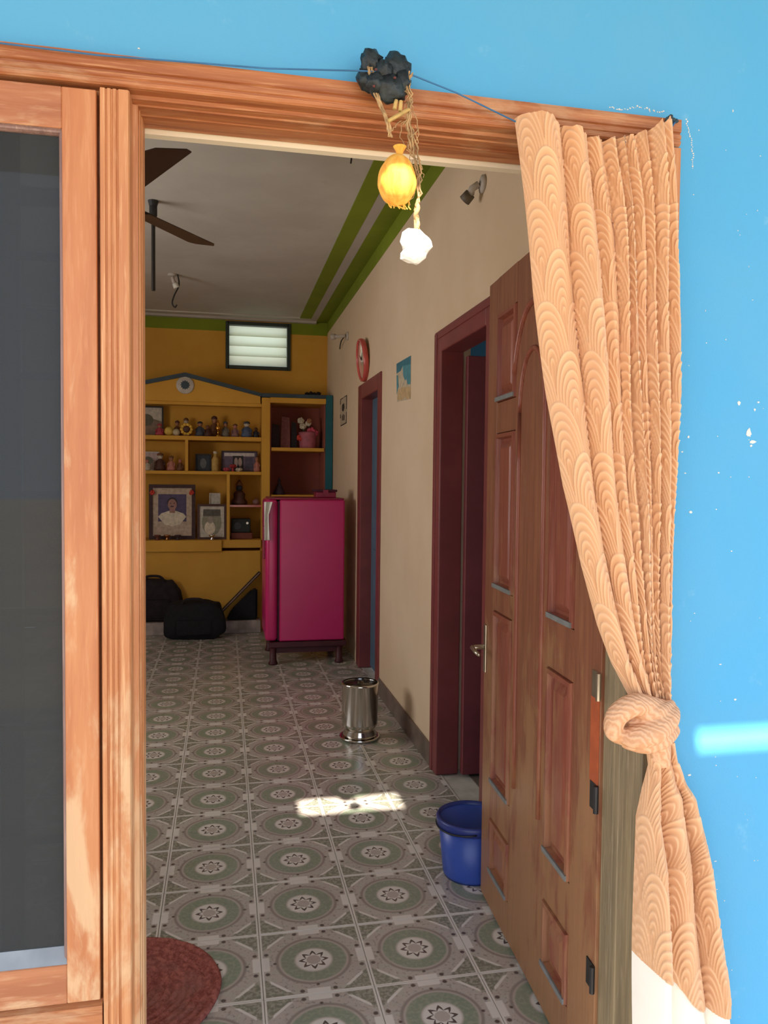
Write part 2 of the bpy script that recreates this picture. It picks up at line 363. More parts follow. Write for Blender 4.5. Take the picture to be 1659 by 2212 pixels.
# outdoors: veranda, courtyard and an unseen sheet roof added, slotted to shape sun beams
b = bm_(); box(b, (-6, -2.2, -.2), (6, 1.405, -.02)); struct(obj('veranda_floor', b, M['concrete']))
struct(obj('ground', bbox((-40, -60, -.4), (40, -2.2, -.3)), M['sand']))
pr = sroot('added_slot_roof', (0, 0, 3.0)); ZR = (3.0, 3.003)
for a_, b_ in (((-4, -1.6), (4.5, -.816)), ((-4, -.816), (.70, -.774)), ((1.9, -.816), (4.5, -.774)), ((-4, -.774), (4.5, .065)), ((-4, .065), (-.05, .225)), ((.39, .065), (4.5, .225)), ((-4, .225), (4.5, 1.414))):
    obj('slot_roof_sheet', bbox((a_[0], a_[1], ZR[0]), (b_[0], b_[1], ZR[1])), M['sheet'], pr)
# side room beyond the near inner door
b = bm_(); box(b, (3.0, 2.0, 0), (3.1, 5.2, ZC)); box(b, (XR+.15, 4.75, 0), (3.0, 4.85, ZC)); box(b, (XR+.15, 1.9, 0), (3.0, 2.0, ZC)); box(b, (XR+.15, 1.9, ZC), (3.1, 4.85, ZC+.1))
struct(obj('wall_side_room', b, M['roomblue'])); struct(obj('floor_side_room', bbox((XR+.15, 1.9, -.06), (3.1, 4.85, 0)), plain('side_room_cement', (104, 92, 82), .7)))
# skirting
b1 = bbox((XR-.012, D2[1]+.07, 0), (XR, D3[0]-.07, .11), .003); struct(obj('baseboard_right', b1, M['skirt']))
struct(obj('baseboard_back', bbox((-1.6, 7.115, 0), (.33, 7.249, .115), .004), M['marble']))
# ------------------------------------------------------------------ outer wooden frame (door and window in one)
fr = sroot('trim_1')
def mould(axis, lo, hi, base, sgn, m, name, prof):
    """prof: (w, depth) across the member; w runs from the outer edge towards the opening"""
    bm = bm_(); A = []; B = []
    for w, d in prof:
        if axis == 0: pa, pb = (lo, 1.40+d, base+sgn*w), (hi, 1.40+d, base+sgn*w)
        else: pa, pb = (base+sgn*w, 1.40+d, lo), (base+sgn*w, 1.40+d, hi)
        A.append(bm.verts.new(pa)); B.append(bm.verts.new(pb))
    n = len(prof)
    for i in range(n): bm.faces.new((A[i], A[(i+1) % n], B[(i+1) % n], B[i]))
    bm.faces.new(A[::-1]); bm.faces.new(B)
    return obj(name, bm, m, fr)
def reeds(w0, w1, n, d0, amp):
    out = []; s = (w1-w0)/n
    for i in range(n):
        out += [(w0+i*s, d0), (w0+i*s+.0012, d0+amp), (w0+i*s+.0026, d0+amp), (w0+i*s+.0038, d0)]
    return out
headp = [(0, .012), (.003, 0)] + [(.026, 0)] + [(.028, .004), (.031, .004), (.033, 0), (.039, 0), (.041, .003), (.043, .003), (.045, 0), (.050, .002), (.0525, .006), (.0525, .03), (.058, .034), (.058, .052), (.0605, .054), (.0605, .085), (.062, .087), (.062, .137), (0, .137)]
mould(0, -1.2, .878, 2.117, -1, M['woodX'], 'head', headp)
jp = [(0, .012), (.003, 0)] + [(.010, 0), (.0112, .003), (.013, .003), (.0145, 0), (.019, 0), (.0202, .0025), (.022, .0025), (.0235, 0), (.028, .0), (.0295, .003), (.031, .003), (.0325, 0), (.048, 0), (.0500, .004), (.0500, .05), (.0585, .052), (.0585, .07), (.0605, .072), (.0605, .09), (.062, .092), (.062, .137), (0, .137)]
mould(2, -.02, 2.057, -.209, 1, M['woodZ'], 'mullion', jp)
mould(2, -.02, 2.057, .875, -1, M['shadewood'], 'jamb', jp)
obj('architrave', bbox((.838, 1.3935, -.02), (.8745, 1.3995, 2.057), .001), M['woodZ'], fr)
mould(0, -1.2, -.209, .425, 1, M['woodX'], 'sill_rail', [(0, .0), (.045, 0), (.050, .012), (.050, .137), (0, .137)])
obj('jamb', bbox((-1.03, 1.40, .47), (-.96, 1.537, 2.057)), M['woodZ'], fr)
# ------------------------------------------------------------------ casement window beside the door
w1 = sroot('window_1')
SX0, SX1, SZ0, SZ1, SY = -.955, -.213, .478, 2.054, 1.404
GX0, GX1, GZ0, GZ1 = -.885, -.268, .548, 1.985
for nm, a_, b_, m in (('stile', (GX1, SY, SZ0), (SX1, SY+.035, SZ1), 'shutZ'), ('stile', (SX0, SY, SZ0), (GX0, SY+.035, SZ1), 'shutZ'), ('rail', (GX0, SY, GZ1), (GX1, SY+.035, SZ1), 'shutX'), ('rail', (GX0, SY, SZ0), (GX1, SY+.035, GZ0), 'shutX')):
    obj(nm, bbox(a_, b_, .0015), M[m], w1)
def bead(p0, p1, inw, m):
    bm = bm_(); p0, p1, inw = Vector(p0), Vector(p1), Vector(inw)
    prof = [(0, 0), (.002, .004), (.005, .005), (.007, .011), (.007, .016), (0, .016)]
    A = [bm.verts.new(p0+inw*a+Vector((0, d, 0))) for a, d in prof]; B = [bm.verts.new(p1+inw*a+Vector((0, d, 0))) for a, d in prof]
    for i in range(6): bm.faces.new((A[i], A[(i+1) % 6], B[(i+1) % 6], B[i]))
    bm.faces.new(A[::-1]); bm.faces.new(B); return obj('glazing_bead', bm, m, w1)
M['bead'] = wood('reflection_tint_bead', (150, 118, 108), (120, 92, 86), (176, 150, 138), 2, .35)  # purplish tone paints the bevel's reflection into the bead
M['skygrey'] = plain('sky_reflection_grey', (150, 156, 160), .6)  # blue-grey paints the sky's reflection onto the bottom bead
bead((GX1, SY+.003, GZ0), (GX1, SY+.003, GZ1), (-1, 0, 0), M['bead']); bead((GX0, SY+.003, GZ0), (GX0, SY+.003, GZ1), (1, 0, 0), M['bead'])
bead((GX0, SY+.003, GZ1), (GX1, SY+.003, GZ1), (0, 0, -1), M['bead'])
obj('glazing_bead', prism(bm_(), [(GX0, SY+.002, GZ0), (GX0, SY+.018, GZ0+.024), (GX0, SY+.026, GZ0+.024), (GX0, SY+.026, GZ0)], GX1-GX0, (1, 0, 0)), M['skygrey'], w1)
obj('glass_pane', bbox((GX0, SY+.019, GZ0), (GX1, SY+.023, GZ1)), M['tint'], w1, label='dark tinted window glass')
for z in (.74, .95, 1.16, 1.37, 1.58, 1.79): obj('grille_bar', bbox((-.96, 1.475, z-.006), (-.209, 1.487, z+.006)), M['iron'], w1)
for x in (-.375, -.62): obj('grille_bar', bbox((x-.02, 1.487, .475), (x+.02, 1.499, 2.05)), M['iron'], w1)
# ------------------------------------------------------------------ open front door leaf
Hg = Vector((.806, 1.541, 0)); Fe = Vector((.857, 2.458, 0)); LD = (Fe-Hg).length; ud = (Fe-Hg)/LD; nd = Vector((-ud.y, ud.x, 0))
if nd.x > 0: nd = -nd
d1 = sroot('door_1', Hg)
def LP(s, z, d=0): return Hg + ud*s + nd*d + Vector((0, 0, z))   # d>0 towards the room's middle
def lbox(s0, s1, z0, z1, d0, d1_, bev=0):
    bm = bm_(); v = box(bm, (s0, d0, z0), (s1, d1_, z1))
    if bev: bmesh.ops.bevel(bm, geom=bm.edges[:], offset=bev, segments=2, profile=.5, affect='EDGES')
    for q in bm.verts: q.co = LP(q.co.x, q.co.z, q.co.y)
    return bm
ZT = 2.046; TH = -.036
# stiles and rails stand proud of the recessed panels
PA, PB, PCn = (.625, .815), (.155, .325), (.375, .575)
rowsA = [(.13, .31), (.425, .99), (1.06, 1.555), (1.65, 1.93)]; rowsB = [(.13, .31), (.435, .925), (1.05, 1.93)]
lf = obj('door_leaf', lbox(0, LD, .012, ZT, TH, -.012), M['door'], d1)
for s0, s1 in ((0, PB[0]), (PB[1], PA[0]), (PA[1], LD)): obj('stile', lbox(s0, s1, .012, ZT, -.012, 0, .002), M['door'], d1)
for (p, rows) in ((PA, rowsA), (PB, rowsB)):
    zz = [.012] + [z for r in rows for z in r] + [ZT]
    for i in range(0, len(zz), 2): obj('rail', lbox(p[0], p[1], zz[i], zz[i+1], -.012, 0), M['door'], d1)
    for z0, z1 in rows:
        s0, s1 = p; i1, i2 = .028, .05; bm = bm_()
        ring = lambda i, d: [bm.verts.new(LP(s, z, d)) for s, z in ((s0+i, z0+i), (s1-i, z0+i), (s1-i, z1-i), (s0+i, z1-i))]
        R = [ring(.001, -.012), ring(.004, .006), ring(.016, .007), ring(.02, -.010), ring(i1, -.010), ring(i2, .002)]
        for a_, b_ in zip(R, R[1:]):
            for k in range(4): bm.faces.new((a_[k], a_[(k+1) % 4], b_[(k+1) % 4], b_[k]))
        bm.faces.new(R[-1]); bm.faces.new(R[0][::-1]); pn_ = obj('panel', bm, M['doorpanel'], d1)
        bm = lbox(s0+.004, s1-.004, z0+.004, z0+.017, .0055, .010); obj('dusty_ledge', bm, M['dust'], pn_, label='grey dust on the panel ledge')
# carved arch on the wide middle stile
bm = bm_(); c0 = .475; wA = .105; path = [(c0+wA, z) for z in np.linspace(.50, 1.60, 8)] + [(c0+wA*math.cos(t), 1.60+.17*math.sin(t)) for t in np.linspace(0, PI, 15)] + [(c0-wA, z) for z in np.linspace(1.60, .50, 8)]
tube(bm, [LP(s, z, .001) for s, z in path], .008, 8); obj('arch_moulding', bm, M['doorpanel'], d1, True)
bm = bm_(); path = [(c0+wA*1.55*math.cos(t), 1.66+.24*math.sin(t)) for t in np.linspace(.25, PI-.25, 15)]
tube(bm, [LP(s, z, .001) for s, z in path], .010, 8); obj('arch_moulding', bm, M['doorpanel'], d1, True)
hp = obj('handle_plate', lbox(.888, .914, .765, .925, 0, .005, .002), M['steelplate'], d1, label='steel handle plate')
bm = bm_(); tube(bm, [LP(.90, .85, .0), LP(.90, .85, .04), LP(.895, .85, .048), LP(.84, .848, .052), LP(.80, .846, .05)], [.008, .008, .008, .007, .006], 8); obj('handle_lever', bm, M['steelplate'], hp, True)
for z, m in ((.30, 'iron'), (.705, 'iron'), (.955, 'steelplate'), (1.80, 'iron')):
    bm = bm_(); tube(bm, [LP(.0, z-.03, .006), LP(.0, z+.03, .006)], .006, 8); box_ = lbox(.004, .04, z-.03, z+.03, 0, .003)
    h = obj('hinge', bm, M[m], d1); obj('hinge_plate', box_, M[m], h)
obj('hinge_strip', lbox(.004, .046, .735, .925, 0, .002), M['orange'], d1, label='bare orange strip by the hinges')
# ------------------------------------------------------------------ near inner door (maroon, opened into the side room)
d2 = sroot('door_2', (XR, D2[1], 0))
for nm, a_, b_ in (('jamb', (XR-.012, D2[1]-.055, 0), (XR+.10, D2[1]+.062, DZ+.05)), ('jamb', (XR-.012, D2[0]-.062, 0), (XR+.10, D2[0]+.055, DZ+.05)), ('head', (XR-.012, D2[0]+.055, DZ-.055), (XR+.10, D2[1]-.055, DZ+.05))):
    bm = bbox(a_, b_, .006, 2); obj(nm, bm, M['maroon'], d2)
for a_, b_ in (((XR-.016, D2[1]+.012, 0), (XR-.011, D2[1]+.05, DZ+.04)), ((XR-.016, D2[0], DZ+.01), (XR-.011, D2[1], DZ+.04))): obj('architrave_bead', bbox(a_, b_, .002), M['maroon'], d2)
lf2 = obj('door_leaf', bbox((XR+.106, D2[1]-.098, .01), (XR+.106+.66, D2[1]-.062, 1.985), .003), M['maroon2'], d2)
for z0, z1 in ((.15, .9), (1.05, 1.85)): obj('panel', bbox((XR+.22, D2[1]-.105, z0), (XR+.65, D2[1]-.096, z1), .006), M['maroon2'], lf2)
# ------------------------------------------------------------------ far inner door (slate blue leaf, maroon frame)
d3 = sroot('door_3', (XR, D3[1], 0))
for nm, a_, b_ in (('jamb', (XR-.012, D3[1]-.06, 0), (XR+.13, D3[1]+.07, DZ+.05)), ('jamb', (XR-.012, D3[0]-.06, 0), (XR+.13, D3[0]+.035, DZ+.05)), ('head', (XR-.012, D3[0]+.035, DZ-.06), (XR+.13, D3[1]-.06, DZ+.05))):
    obj(nm, bbox(a_, b_, .006, 2), M['maroon'], d3)
lf3 = obj('door_leaf', bbox((XR+.075, D3[0]+.035, .01), (XR+.11, D3[1]-.06, DZ-.06), .002), M['blueleaf'], d3)
for z0, z1 in ((.2, .9), (1.05, 1.85)): obj('panel', bbox((XR+.068, D3[0]+.13, z0), (XR+.076, D3[1]-.15, z1), .004), M['blueleaf'], lf3)
# ------------------------------------------------------------------ louvred ventilator
w2 = sroot('window_2', (VX0, YB, VZ0)); fw = .034
for a_, b_ in (((VX0-.02, VZ0-.02), (VX0+fw-.02, VZ1+.02)), ((VX1-fw+.02, VZ0-.02), (VX1+.02, VZ1+.02)), ((VX0, VZ1-fw+.02), (VX1, VZ1+.02)), ((VX0, VZ0-.02), (VX1, VZ0+fw-.02))):
    obj('frame', bbox((a_[0], YB-.02, a_[1]), (b_[0], YB+.06, b_[1]), .003), M['ventframe'] if 'ventframe' in M else M.setdefault('ventframe', plain('dark_green_frame', (52, 62, 58), .5)), w2)
nl = 4; hh = (VZ1-VZ0-.03)/nl
for i in range(nl):
    z = VZ0+.015+hh*(i+.5); bm = bm_(); t = math.radians(24); h2 = hh*.60
    prism(bm, [(VX0+.012, YB+.03-h2*math.sin(t), z-h2*math.cos(t)), (VX0+.012, YB+.03+h2*math.sin(t), z+h2*math.cos(t)), (VX0+.012, YB+.034+h2*math.sin(t), z+h2*math.cos(t)), (VX0+.012, YB+.034-h2*math.sin(t), z-h2*math.cos(t))], VX1-VX0-.024, (1, 0, 0))
    obj('louvre_slat', bm, M['louvre'], w2)
# ------------------------------------------------------------------ curtain
CW, CR = .066, .0935
def relief(u, v):
    """height 0..1 of the embossed scale pattern; u across, v downwards (metres), numpy arrays"""
    hgt = np.zeros_like(u); done = np.zeros(u.shape, bool); a, b_, nr = CW*.52, .122, 7.0
    j0 = np.floor(v/CR).astype(int)
    for dj in (2, 1, 0, -1):                      # lower rows lie on top of upper ones
        j = j0+dj; vc = j*CR; off = np.where(j % 2 == 0, 0., .5)*CW
        du = (u-off) - np.round((u-off)/CW)*CW; dv = vc - v   # dv>0: above the centre
        up = np.maximum(dv, 0)/b_
        r = np.where(dv > 0, (np.abs(du/a)**2.2 + up**2.2)**(1/2.2), np.abs(du)/a)
        ok = (~done) & (r < 1.0)
        ph = (r*nr) % 1.0; h = np.where(ph < .80, (ph/.80)**1.6, 1-(ph-.80)/.20)
        h = h*(.30+.70*np.clip(up/(r+1e-6), 0, 1)) + .25*r
        hgt = np.where(ok, h, hgt); done |= ok
    return np.where(done, hgt, .2)
def interp(tab, y): return np.interp(y, [t[0] for t in tab], [t[1] for t in tab])
def grid_mesh(name, P, rel=None):
    n, m = P.shape[:2]; me = bpy.data.meshes.new(name); idx = np.arange(n*m).reshape(n, m)
    q = np.stack([idx[:-1, :-1], idx[1:, :-1], idx[1:, 1:], idx[:-1, 1:]], -1).reshape(-1, 4)
    me.vertices.add(n*m); me.vertices.foreach_set('co', P.reshape(-1)); me.loops.add(q.size); me.loops.foreach_set('vertex_index', q.reshape(-1).astype(np.int32))
    me.polygons.add(len(q)); me.polygons.foreach_set('loop_start', np.arange(0, q.size, 4, dtype=np.int32)); me.update(calc_edges=True)
    me.polygons.foreach_set('use_smooth', [True]*len(q))
    if rel is not None:
        at = me.attributes.new('relief', 'FLOAT', 'POINT'); at.data.foreach_set('value', rel.reshape(-1).astype(np.float32))
    return me
YC = 1.372
def pxv(x, y, Y):
    x, y = np.asarray(x, float), np.asarray(y, float); r_, u_, f_ = np.array(_r), np.array(_u), np.array(_f)
    d = ((x-W/2)/FPX)[..., None]*r_ - ((y-H/2)/FPX)[..., None]*u_ + f_
    return np.array(CAM) + d*(Y/d[..., 1:2])
def cloth(y0, y1, n, left, right, vals, amp, top=None, ns=300, v0=0., yoff=0., emboss=.0030, seed=0.):
    """n rows from photo height y0 down to y1 (y1 may vary across); vals = fold valleys 0..1; amp(y) fold depth"""
    s = np.linspace(0, 1, ns); y1 = np.broadcast_to(np.asarray(y1, float), (ns,)); t = np.linspace(0, 1, n)[:, None]
    Yp = y0 + (y1[None, :]-y0)*t; va = np.array(vals); k = np.clip(np.searchsorted(va, s, side='right')-1, 0, len(vals)-2)
    wid = va[k+1]-va[k]; loc = (s-va[k])/wid
    A = amp(Yp); ph = k*2.1+seed
    dep = -(np.sin(PI*loc)**.7)[None, :]*A*(np.clip(.62+wid*2.2, 0, 1.15)*(1+.3*np.sin(ph)))[None, :]*(1+.18*np.sin(ph*1.7+Yp*.006))
    sh = s + .010*np.sin(2*PI*loc) + .006*np.sin(ph+Yp*.005)*np.sin(PI*s)
    xl, xr = interp(left, Yp), interp(right, Yp); P = pxv(xl+(xr-xl)*sh, Yp, YC)
    if top is not None: P[..., 2] += top(s)[None, :]*np.clip(1-(Yp-y0)/260., 0, 1)
    P[..., 1] += dep + yoff + .004*np.sin(s*9+Yp*.01)
    du = np.sqrt(((P[:, 1:]-P[:, :-1])**2)[..., :2].sum(-1)); u = np.concatenate([np.zeros((n, 1)), np.cumsum(du, 1)], 1)
    v = (Yp-y0)*.00087 + v0
    rel = relief(u+.01, v)
    if emboss:
        gu = np.gradient(P, axis=1); gv = np.gradient(P, axis=0); N = np.cross(gu, gv); N /= np.linalg.norm(N, axis=2, keepdims=True)+1e-12
        N *= np.where(N[..., 1:2] > 0, -1, 1); edge = np.clip(np.minimum(s, 1-s)*40, 0, 1)[None, :]; P = P + N*(rel*edge*emboss)[..., None]
    return P, rel
cur = thing('curtain', 'peach curtain embossed with scallops, knotted at mid height beside the doorway', 'curtain', (.70, YC, .25))
Lf = [(256, 1112), (300, 1117), (430, 1131), (640, 1152), (850, 1180), (1050, 1214), (1220, 1254), (1350, 1291), (1430, 1321), (1490, 1352), (1530, 1372)]
Rt = [(256, 1449), (430, 1464), (600, 1468), (850, 1466), (1100, 1459), (1300, 1450), (1440, 1442), (1530, 1440)]
sag = lambda s: -.042*np.sin(PI*np.clip(s, 0, 1)**1.35)**1.0
ruf = lambda s: sag(s) + (.0008+.0022*s)*np.sin(s*74) + .0014*s*np.sin(s*131+1)
P, rel = cloth(256, 1530, 900, Lf, Rt, [0, .27, .455, .56, .635, .69, .765, .83, .915, 1], lambda y: .034-.010*(y/1500), top=ruf, ns=360)
me = grid_mesh('drape', P, rel); obj('drape', me, M['fabric'], cur)
L2 = [(1600, 1392), (1650, 1398), (1700, 1384), (1760, 1371), (2100, 1366), (2500, 1362)]
R2 = [(1600, 1452), (1640, 1458), (1690, 1477), (1720, 1498), (1850, 1525), (2000, 1546), (2100, 1562), (2212, 1578), (2500, 1606)]
hem = [(0, 2055), (.18, 2072), (.36, 2098), (.50, 2140), (.65, 2164), (.80, 2172), (.90, 2170), (.955, 2140), (1, 2100)]
v2 = [0, .33, .74, 1]
P2, rel2 = cloth(1600, np.interp(np.linspace(0, 1, 240), [h[0] for h in hem], [h[1] for h in hem]), 420, L2, R2, v2, lambda y: .012+.034*np.clip((y-1600)/250, 0, 1), ns=240, v0=.03, seed=1.2)
obj('skirt', grid_mesh('skirt', P2, rel2), M['fabric'], cur)
P3, _ = cloth(2030, 2560, 60, [(y, x+3) for y, x in L2], [(y, x-2) for y, x in R2], v2, lambda y: .046+0*y, ns=120, yoff=.005, emboss=0, seed=1.2)
obj('lining', grid_mesh('lining', P3), M['lining'], cur, label='plain white lining below the hem')
def K(x, y, d=0): p = px(x, y, 1, YC-d); return p
kb = bm_()
for pts, rad in (
    ([(1450, 1530, .01), (1418, 1528, .03), (1372, 1522, .045), (1334, 1545, .04), (1326, 1580, .03), (1352, 1598, .02)], [.012, .019, .022, .021, .018, .012]),
    ([(1338, 1585, .02), (1372, 1592, .045), (1412, 1578, .05), (1442, 1552, .04), (1452, 1532, .02)], [.014, .023, .026, .023, .014]),
    ([(1345, 1600, .015), (1392, 1606, .035), (1432, 1592, .035), (1456, 1572, .02)], [.013, .02, .021, .014]),
    ([(1352, 1568, .015), (1392, 1562, .02), (1430, 1555, .02)], [.024, .036, .028]),
    ([(1362, 1520, .02), (1390, 1540, .042), (1424, 1536, .045), (1450, 1520, .02)], [.010, .016, .016, .010]),
    ([(1372, 1500, .01), (1395, 1545, .02), (1418, 1590, .02), (1428, 1650, .01)], [.016, .026, .026, .018])):
    tube(kb, spline([K(*p) for p in pts], 6), [float(np.interp(i/(6*(len(pts)-1)), np.linspace(0, 1, len(rad)), rad)) for i in range(6*(len(pts)-1)+1)], 14)
kn = obj('knot', kb, M['fabric'], cur, True)
md = kn.modifiers.new('remesh', 'REMESH'); md.mode = 'VOXEL'; md.voxel_size = .0022; md.use_smooth_shade = True
sm = kn.modifiers.new('smooth', 'SMOOTH'); sm.iterations = 6
# fine pleats over the knot
tx = NT('peach_knot_cloth'); v = tx.coord(scale=(1, 1, 1)); wv = tx.add('ShaderNodeTexWave', wave_type='BANDS', bands_direction='DIAGONAL'); tx.put(wv.inputs[0], v); wv.inputs['Scale'].default_value = 42; wv.inputs['Distortion'].default_value = 7; wv.inputs['Detail Scale'].default_value = 1.2
tx.bump(wv.outputs['Fac'], .45, .003); kn.data.materials.clear(); kn.data.materials.append(tx.out(tx.mix(wv.outputs['Fac'], lin((208, 156, 116)), lin((228, 182, 144))), .75, 0, .25))
# cord the curtain hangs from
bm = bm_(); YK = 1.392
pts = [(-60, 86), (0, 93), (210, 119), (580, 148), (775, 153), (880, 158), (985, 200), (1112, 262)]
tube(bm, [px(x, y, 1, YK if x < 700 else (1.352 if x in (775, 880) else YC)) for x, y in pts], .0014, 6)
tube(bm, [px(1112, 262, 1, YC)] + [Vector((px(1112, 262, 1, YC).x + (px(1449, 265, 1, YC).x-px(1112, 262, 1, YC).x)*t, YC, px(1112, 262, 1, YC).z + .018*t + float(sag(np.array(t))))) for t in np.linspace(.08, 1, 14)] + [px(1462, 258, 1, 1.398)], .0018, 6)
single('blue_cord', 'thin blue nylon cord strung along the top of the wooden frame', 'cord', bm, M['cordblue'], (.3, YK, 2.08))
bm = bm_()
for i in range(7):
    a = random.uniform(0, 6); ball(bm, (px(1450, 262, 1, 1.394).x+random.uniform(-.014, .010), 1.391, px(1450, 262, 1, 1.394).z+random.uniform(-.006, .008)), .007, .005, .005, 1, .3, 3, i)
single('cord_knot', 'dark blue knot of cord tied at the frame corner above the curtain', 'knot', bm, plain('dark_blue_cord', (54, 72, 80), .8), px(1450, 270, 1, 1.394))
# ------------------------------------------------------------------ charm over the door
ch = thing('door_charm', 'cluster of dried black pods tied to the door frame head', 'charm', px(835, 215, 1, 1.36))
S = 1.40/FPX
for i, (x, y, w, h, d) in enumerate(((803, 136, 22, 27, .03), (858, 150, 27, 30, .035), (797, 172, 24, 24, .028), (842, 192, 33, 25, .045), (828, 156, 20, 24, .04), (866, 180, 20, 24, .04), (812, 182, 20, 20, .045))):
    c = px(x, y, 1, 1.40-d); bm = bm_(); ball(bm, c, w*S*1.05, .018, h*S*1.05, 3, .38, 2.6, i+3); obj('pod', bm, M['charm'], ch, True)
for x, y in ((853, 168), (812, 150), (808, 186)): bm = bm_(); ball(bm, px(x, y, 1, 1.338), .003, .003, .002, 1, .3); obj('thread_bit', bm, M['redthread'], ch)
bm = bm_()
rs = random.Random(11)
def strand(pts, r, jit=.003, n=5): 
    q = spline([px(x, y, 1, 1.352) for x, y in pts], n); tube(bm, [p+Vector((rs.uniform(-jit, jit), rs.uniform(-jit, jit), rs.uniform(-jit, jit))) for p in q], r, 5)
jc = thing('jute_cord', 'frayed jute strings hanging from the black pods over the doorway', 'string', px(890, 480, 1, 1.352))
for i in range(4):
    bm = bm_(); strand([(795+i*3, 145), (802+i*3, 180), (818+i*2, 225), (834+i*2, 262), (840+i*2, 296)], .0016, .0012); obj('strand', bm, M['jute'], jc)
for i in range(4):
    bm = bm_(); strand([(884+i*2, 158), (876+i*3, 185), (884+i*2, 215), (878+i*3, 260), (888+i*4, 320), (898+i*3, 370), (902+i*2, 420), (896+i*2, 455), (900+i, 505)], .0016, .003); obj('strand', bm, M['jute'], jc)
for i in range(7):
    bm = bm_(); x0 = rs.uniform(868, 900); y_ = rs.uniform(190, 350); strand([(x0, y_), (x0+rs.uniform(-16, 24), y_+30), (x0+rs.uniform(-10, 22), y_+70), (x0+rs.uniform(-14, 22), y_+105)], .0008, .004); obj('stray_fibre', bm, M['jute'], jc)
bm = bm_(); strand([(842, 292), (852, 280), (862, 266), (878, 262)], .001, .003); obj('stray_fibre', bm, M['jute'], jc)
bm = bm_(); tw = [px(900+3*math.sin(i*.9), 440+i*5, 1, 1.352+.003*math.cos(i*.9)) for i in range(14)]; tube(bm, tw, .0042, 6); obj('twisted_cord', bm, M['jute'], jc, True)
for a_, b_ in (((838, 262), (884, 236)), ((852, 236), (856, 216)), ((864, 240), (866, 218))):
    bm = bm_(); tube(bm, [px(*a_, 1, 1.35), px(*b_, 1, 1.35)], .0035, 6); obj('straw_stem', bm, M['straw'], jc)
po = thing('cloth_pouch', 'egg-shaped yellow cloth pouch hanging in the doorway', 'pouch', px(858, 440, 1, 1.352))
bm = bm_(); c = px(858, 389, 1, 1.352)
d = bmesh.ops.create_uvsphere(bm, u_segments=48, v_segments=32, radius=1)
for v in d['verts']:
    a = math.atan2(v.co.y, v.co.x); z = v.co.z; k = 1 + .014*math.sin(a*11+z*2) + .06*mnoise.noise(v.co*2.2); sx = .0335*(1+.10*(-z))
    v.co = Vector((v.co.x*sx*k, v.co.y*sx*k, z*.0445)) + c
obj('bag', bm, M['pouch'], po, True)
bm = bm_(); lathe(bm, [(.004, 0), (.007, .010), (.012, .018)], c+Vector((.004, 0, .040)), 12); obj('tied_neck', bm, M['pouch'], po)
bm = bm_()
for i in range(9): x_ = c.x+rs.uniform(-.018, .028); tube(bm, [(x_, 1.352, c.z-.036), (x_+rs.uniform(-.004, .010), 1.35, c.z-.046), (x_+rs.uniform(0, .016), 1.35, c.z-.050)], .0012, 5)
obj('frayed_hem', bm, M['pouch'], po)
# alum lump: angular, with a hollow on one side
bm = bm_(); c = px(897, 533, 1, 1.352); d = bmesh.ops.create_icosphere(bm, subdivisions=3, radius=1)
sil = [(-30, -20), (-26, -33), (-8, -36), (10, -34), (22, -24), (38, -2), (30, 8), (24, 14), (20, 26), (6, 36), (-14, 33), (-33, 27), (-32, 18), (-24, 6)]
ang = [(math.atan2(-y, x), math.hypot(x, y)*S) for x, y in sil]; ang.sort(); aa = [a for a, _ in ang]; rr = [r for _, r in ang]
for v in d['verts']:
    th = math.atan2(v.co.z, v.co.x); R_ = float(np.interp(th, [aa[-1]-2*PI]+aa+[aa[0]+2*PI], [rr[-1]]+rr+[rr[0]])); k = 1+.10*mnoise.noise(v.co*3)
    v.co = Vector((v.co.x*R_*k, v.co.y*.022*k, v.co.z*R_*k)) + c
single('alum_lump', 'white rock-like alum lump at the end of the jute cord', 'stone', bm, M['crystal'], c-Vector((0, 0, .03)))
# ------------------------------------------------------------------ built-in shelf wall with gable
YS, YK2 = 7.25, 7.60
def sp(x, y, Y=YS): return px(x, y, 1, Y)
un = thing('display_unit', 'ochre built-in shelf unit with a blue-edged gable against the back wall', 'shelf unit', (0, YS, 0))
X0u, XP0, XP1, XC1, XE = -1.03, .337, .414, .931, .995
Z3t, Z3b, Z2t, Z2b, Z1t, Z1b, ZG = .842, .738, 1.472, 1.442, 1.790, 1.752, 2.10
obj('lower_wall', bbox((X0u, YS, 0), (.33, YB, .74)), M['yellow'], un)
obj('lower_wall', bbox((.33, YS+.02, 0), (XE, YB, .84)), M['yellow'], un)
obj('back_panel', bbox((X0u, YK2, .84), (XP0, YB, ZG+.05)), M['yellow'], un)
obj('shelf', bbox((X0u, YS-.035, Z3b), (-.02, YK2, Z3t), .004), M['yellow'], un); obj('shelf', bbox((-.02, YS-.012, Z3b+.03), (XP0, YK2, Z3t), .004), M['yellow'], un)
obj('shelf', bbox((X0u, YS, Z2b), (XP0, YK2, Z2t), .003), M['yellow'], un)
obj('shelf', bbox((X0u, YS, Z1b), (XP0, YK2, Z1t), .003), M['yellow'], un)
xd1 = sp(403, 985).x; xd2 = sp(493, 1100).x
obj('divider', bbox((xd1-.013, YS+.002, Z2t), (xd1+.013, YK2, Z1b)), M['yellow'], un)
obj('divider', bbox((xd2-.014, YS+.002, Z3t), (xd2+.014, YK2, Z2b)), M['yellow'], un)
obj('glass_shelf', bbox((xd2+.014, YS+.03, 1.145), (XP0, YK2, 1.163)), plain('pink_glass_shelf', (216, 120, 110), .2), un, label='pink glass shelf')
xa = sp(400, 805).x; zA = 2.358; zg0 = 2.165
gp = [(xa-.675, YS, ZG), (.325, YS, ZG), (.325, YS, zg0), (xa, YS, zA-.035), (xa-.675, YS, zg0)]
obj('gable', prism(bm_(), gp, .10, (0, 1, 0)), M['yellow'], un)
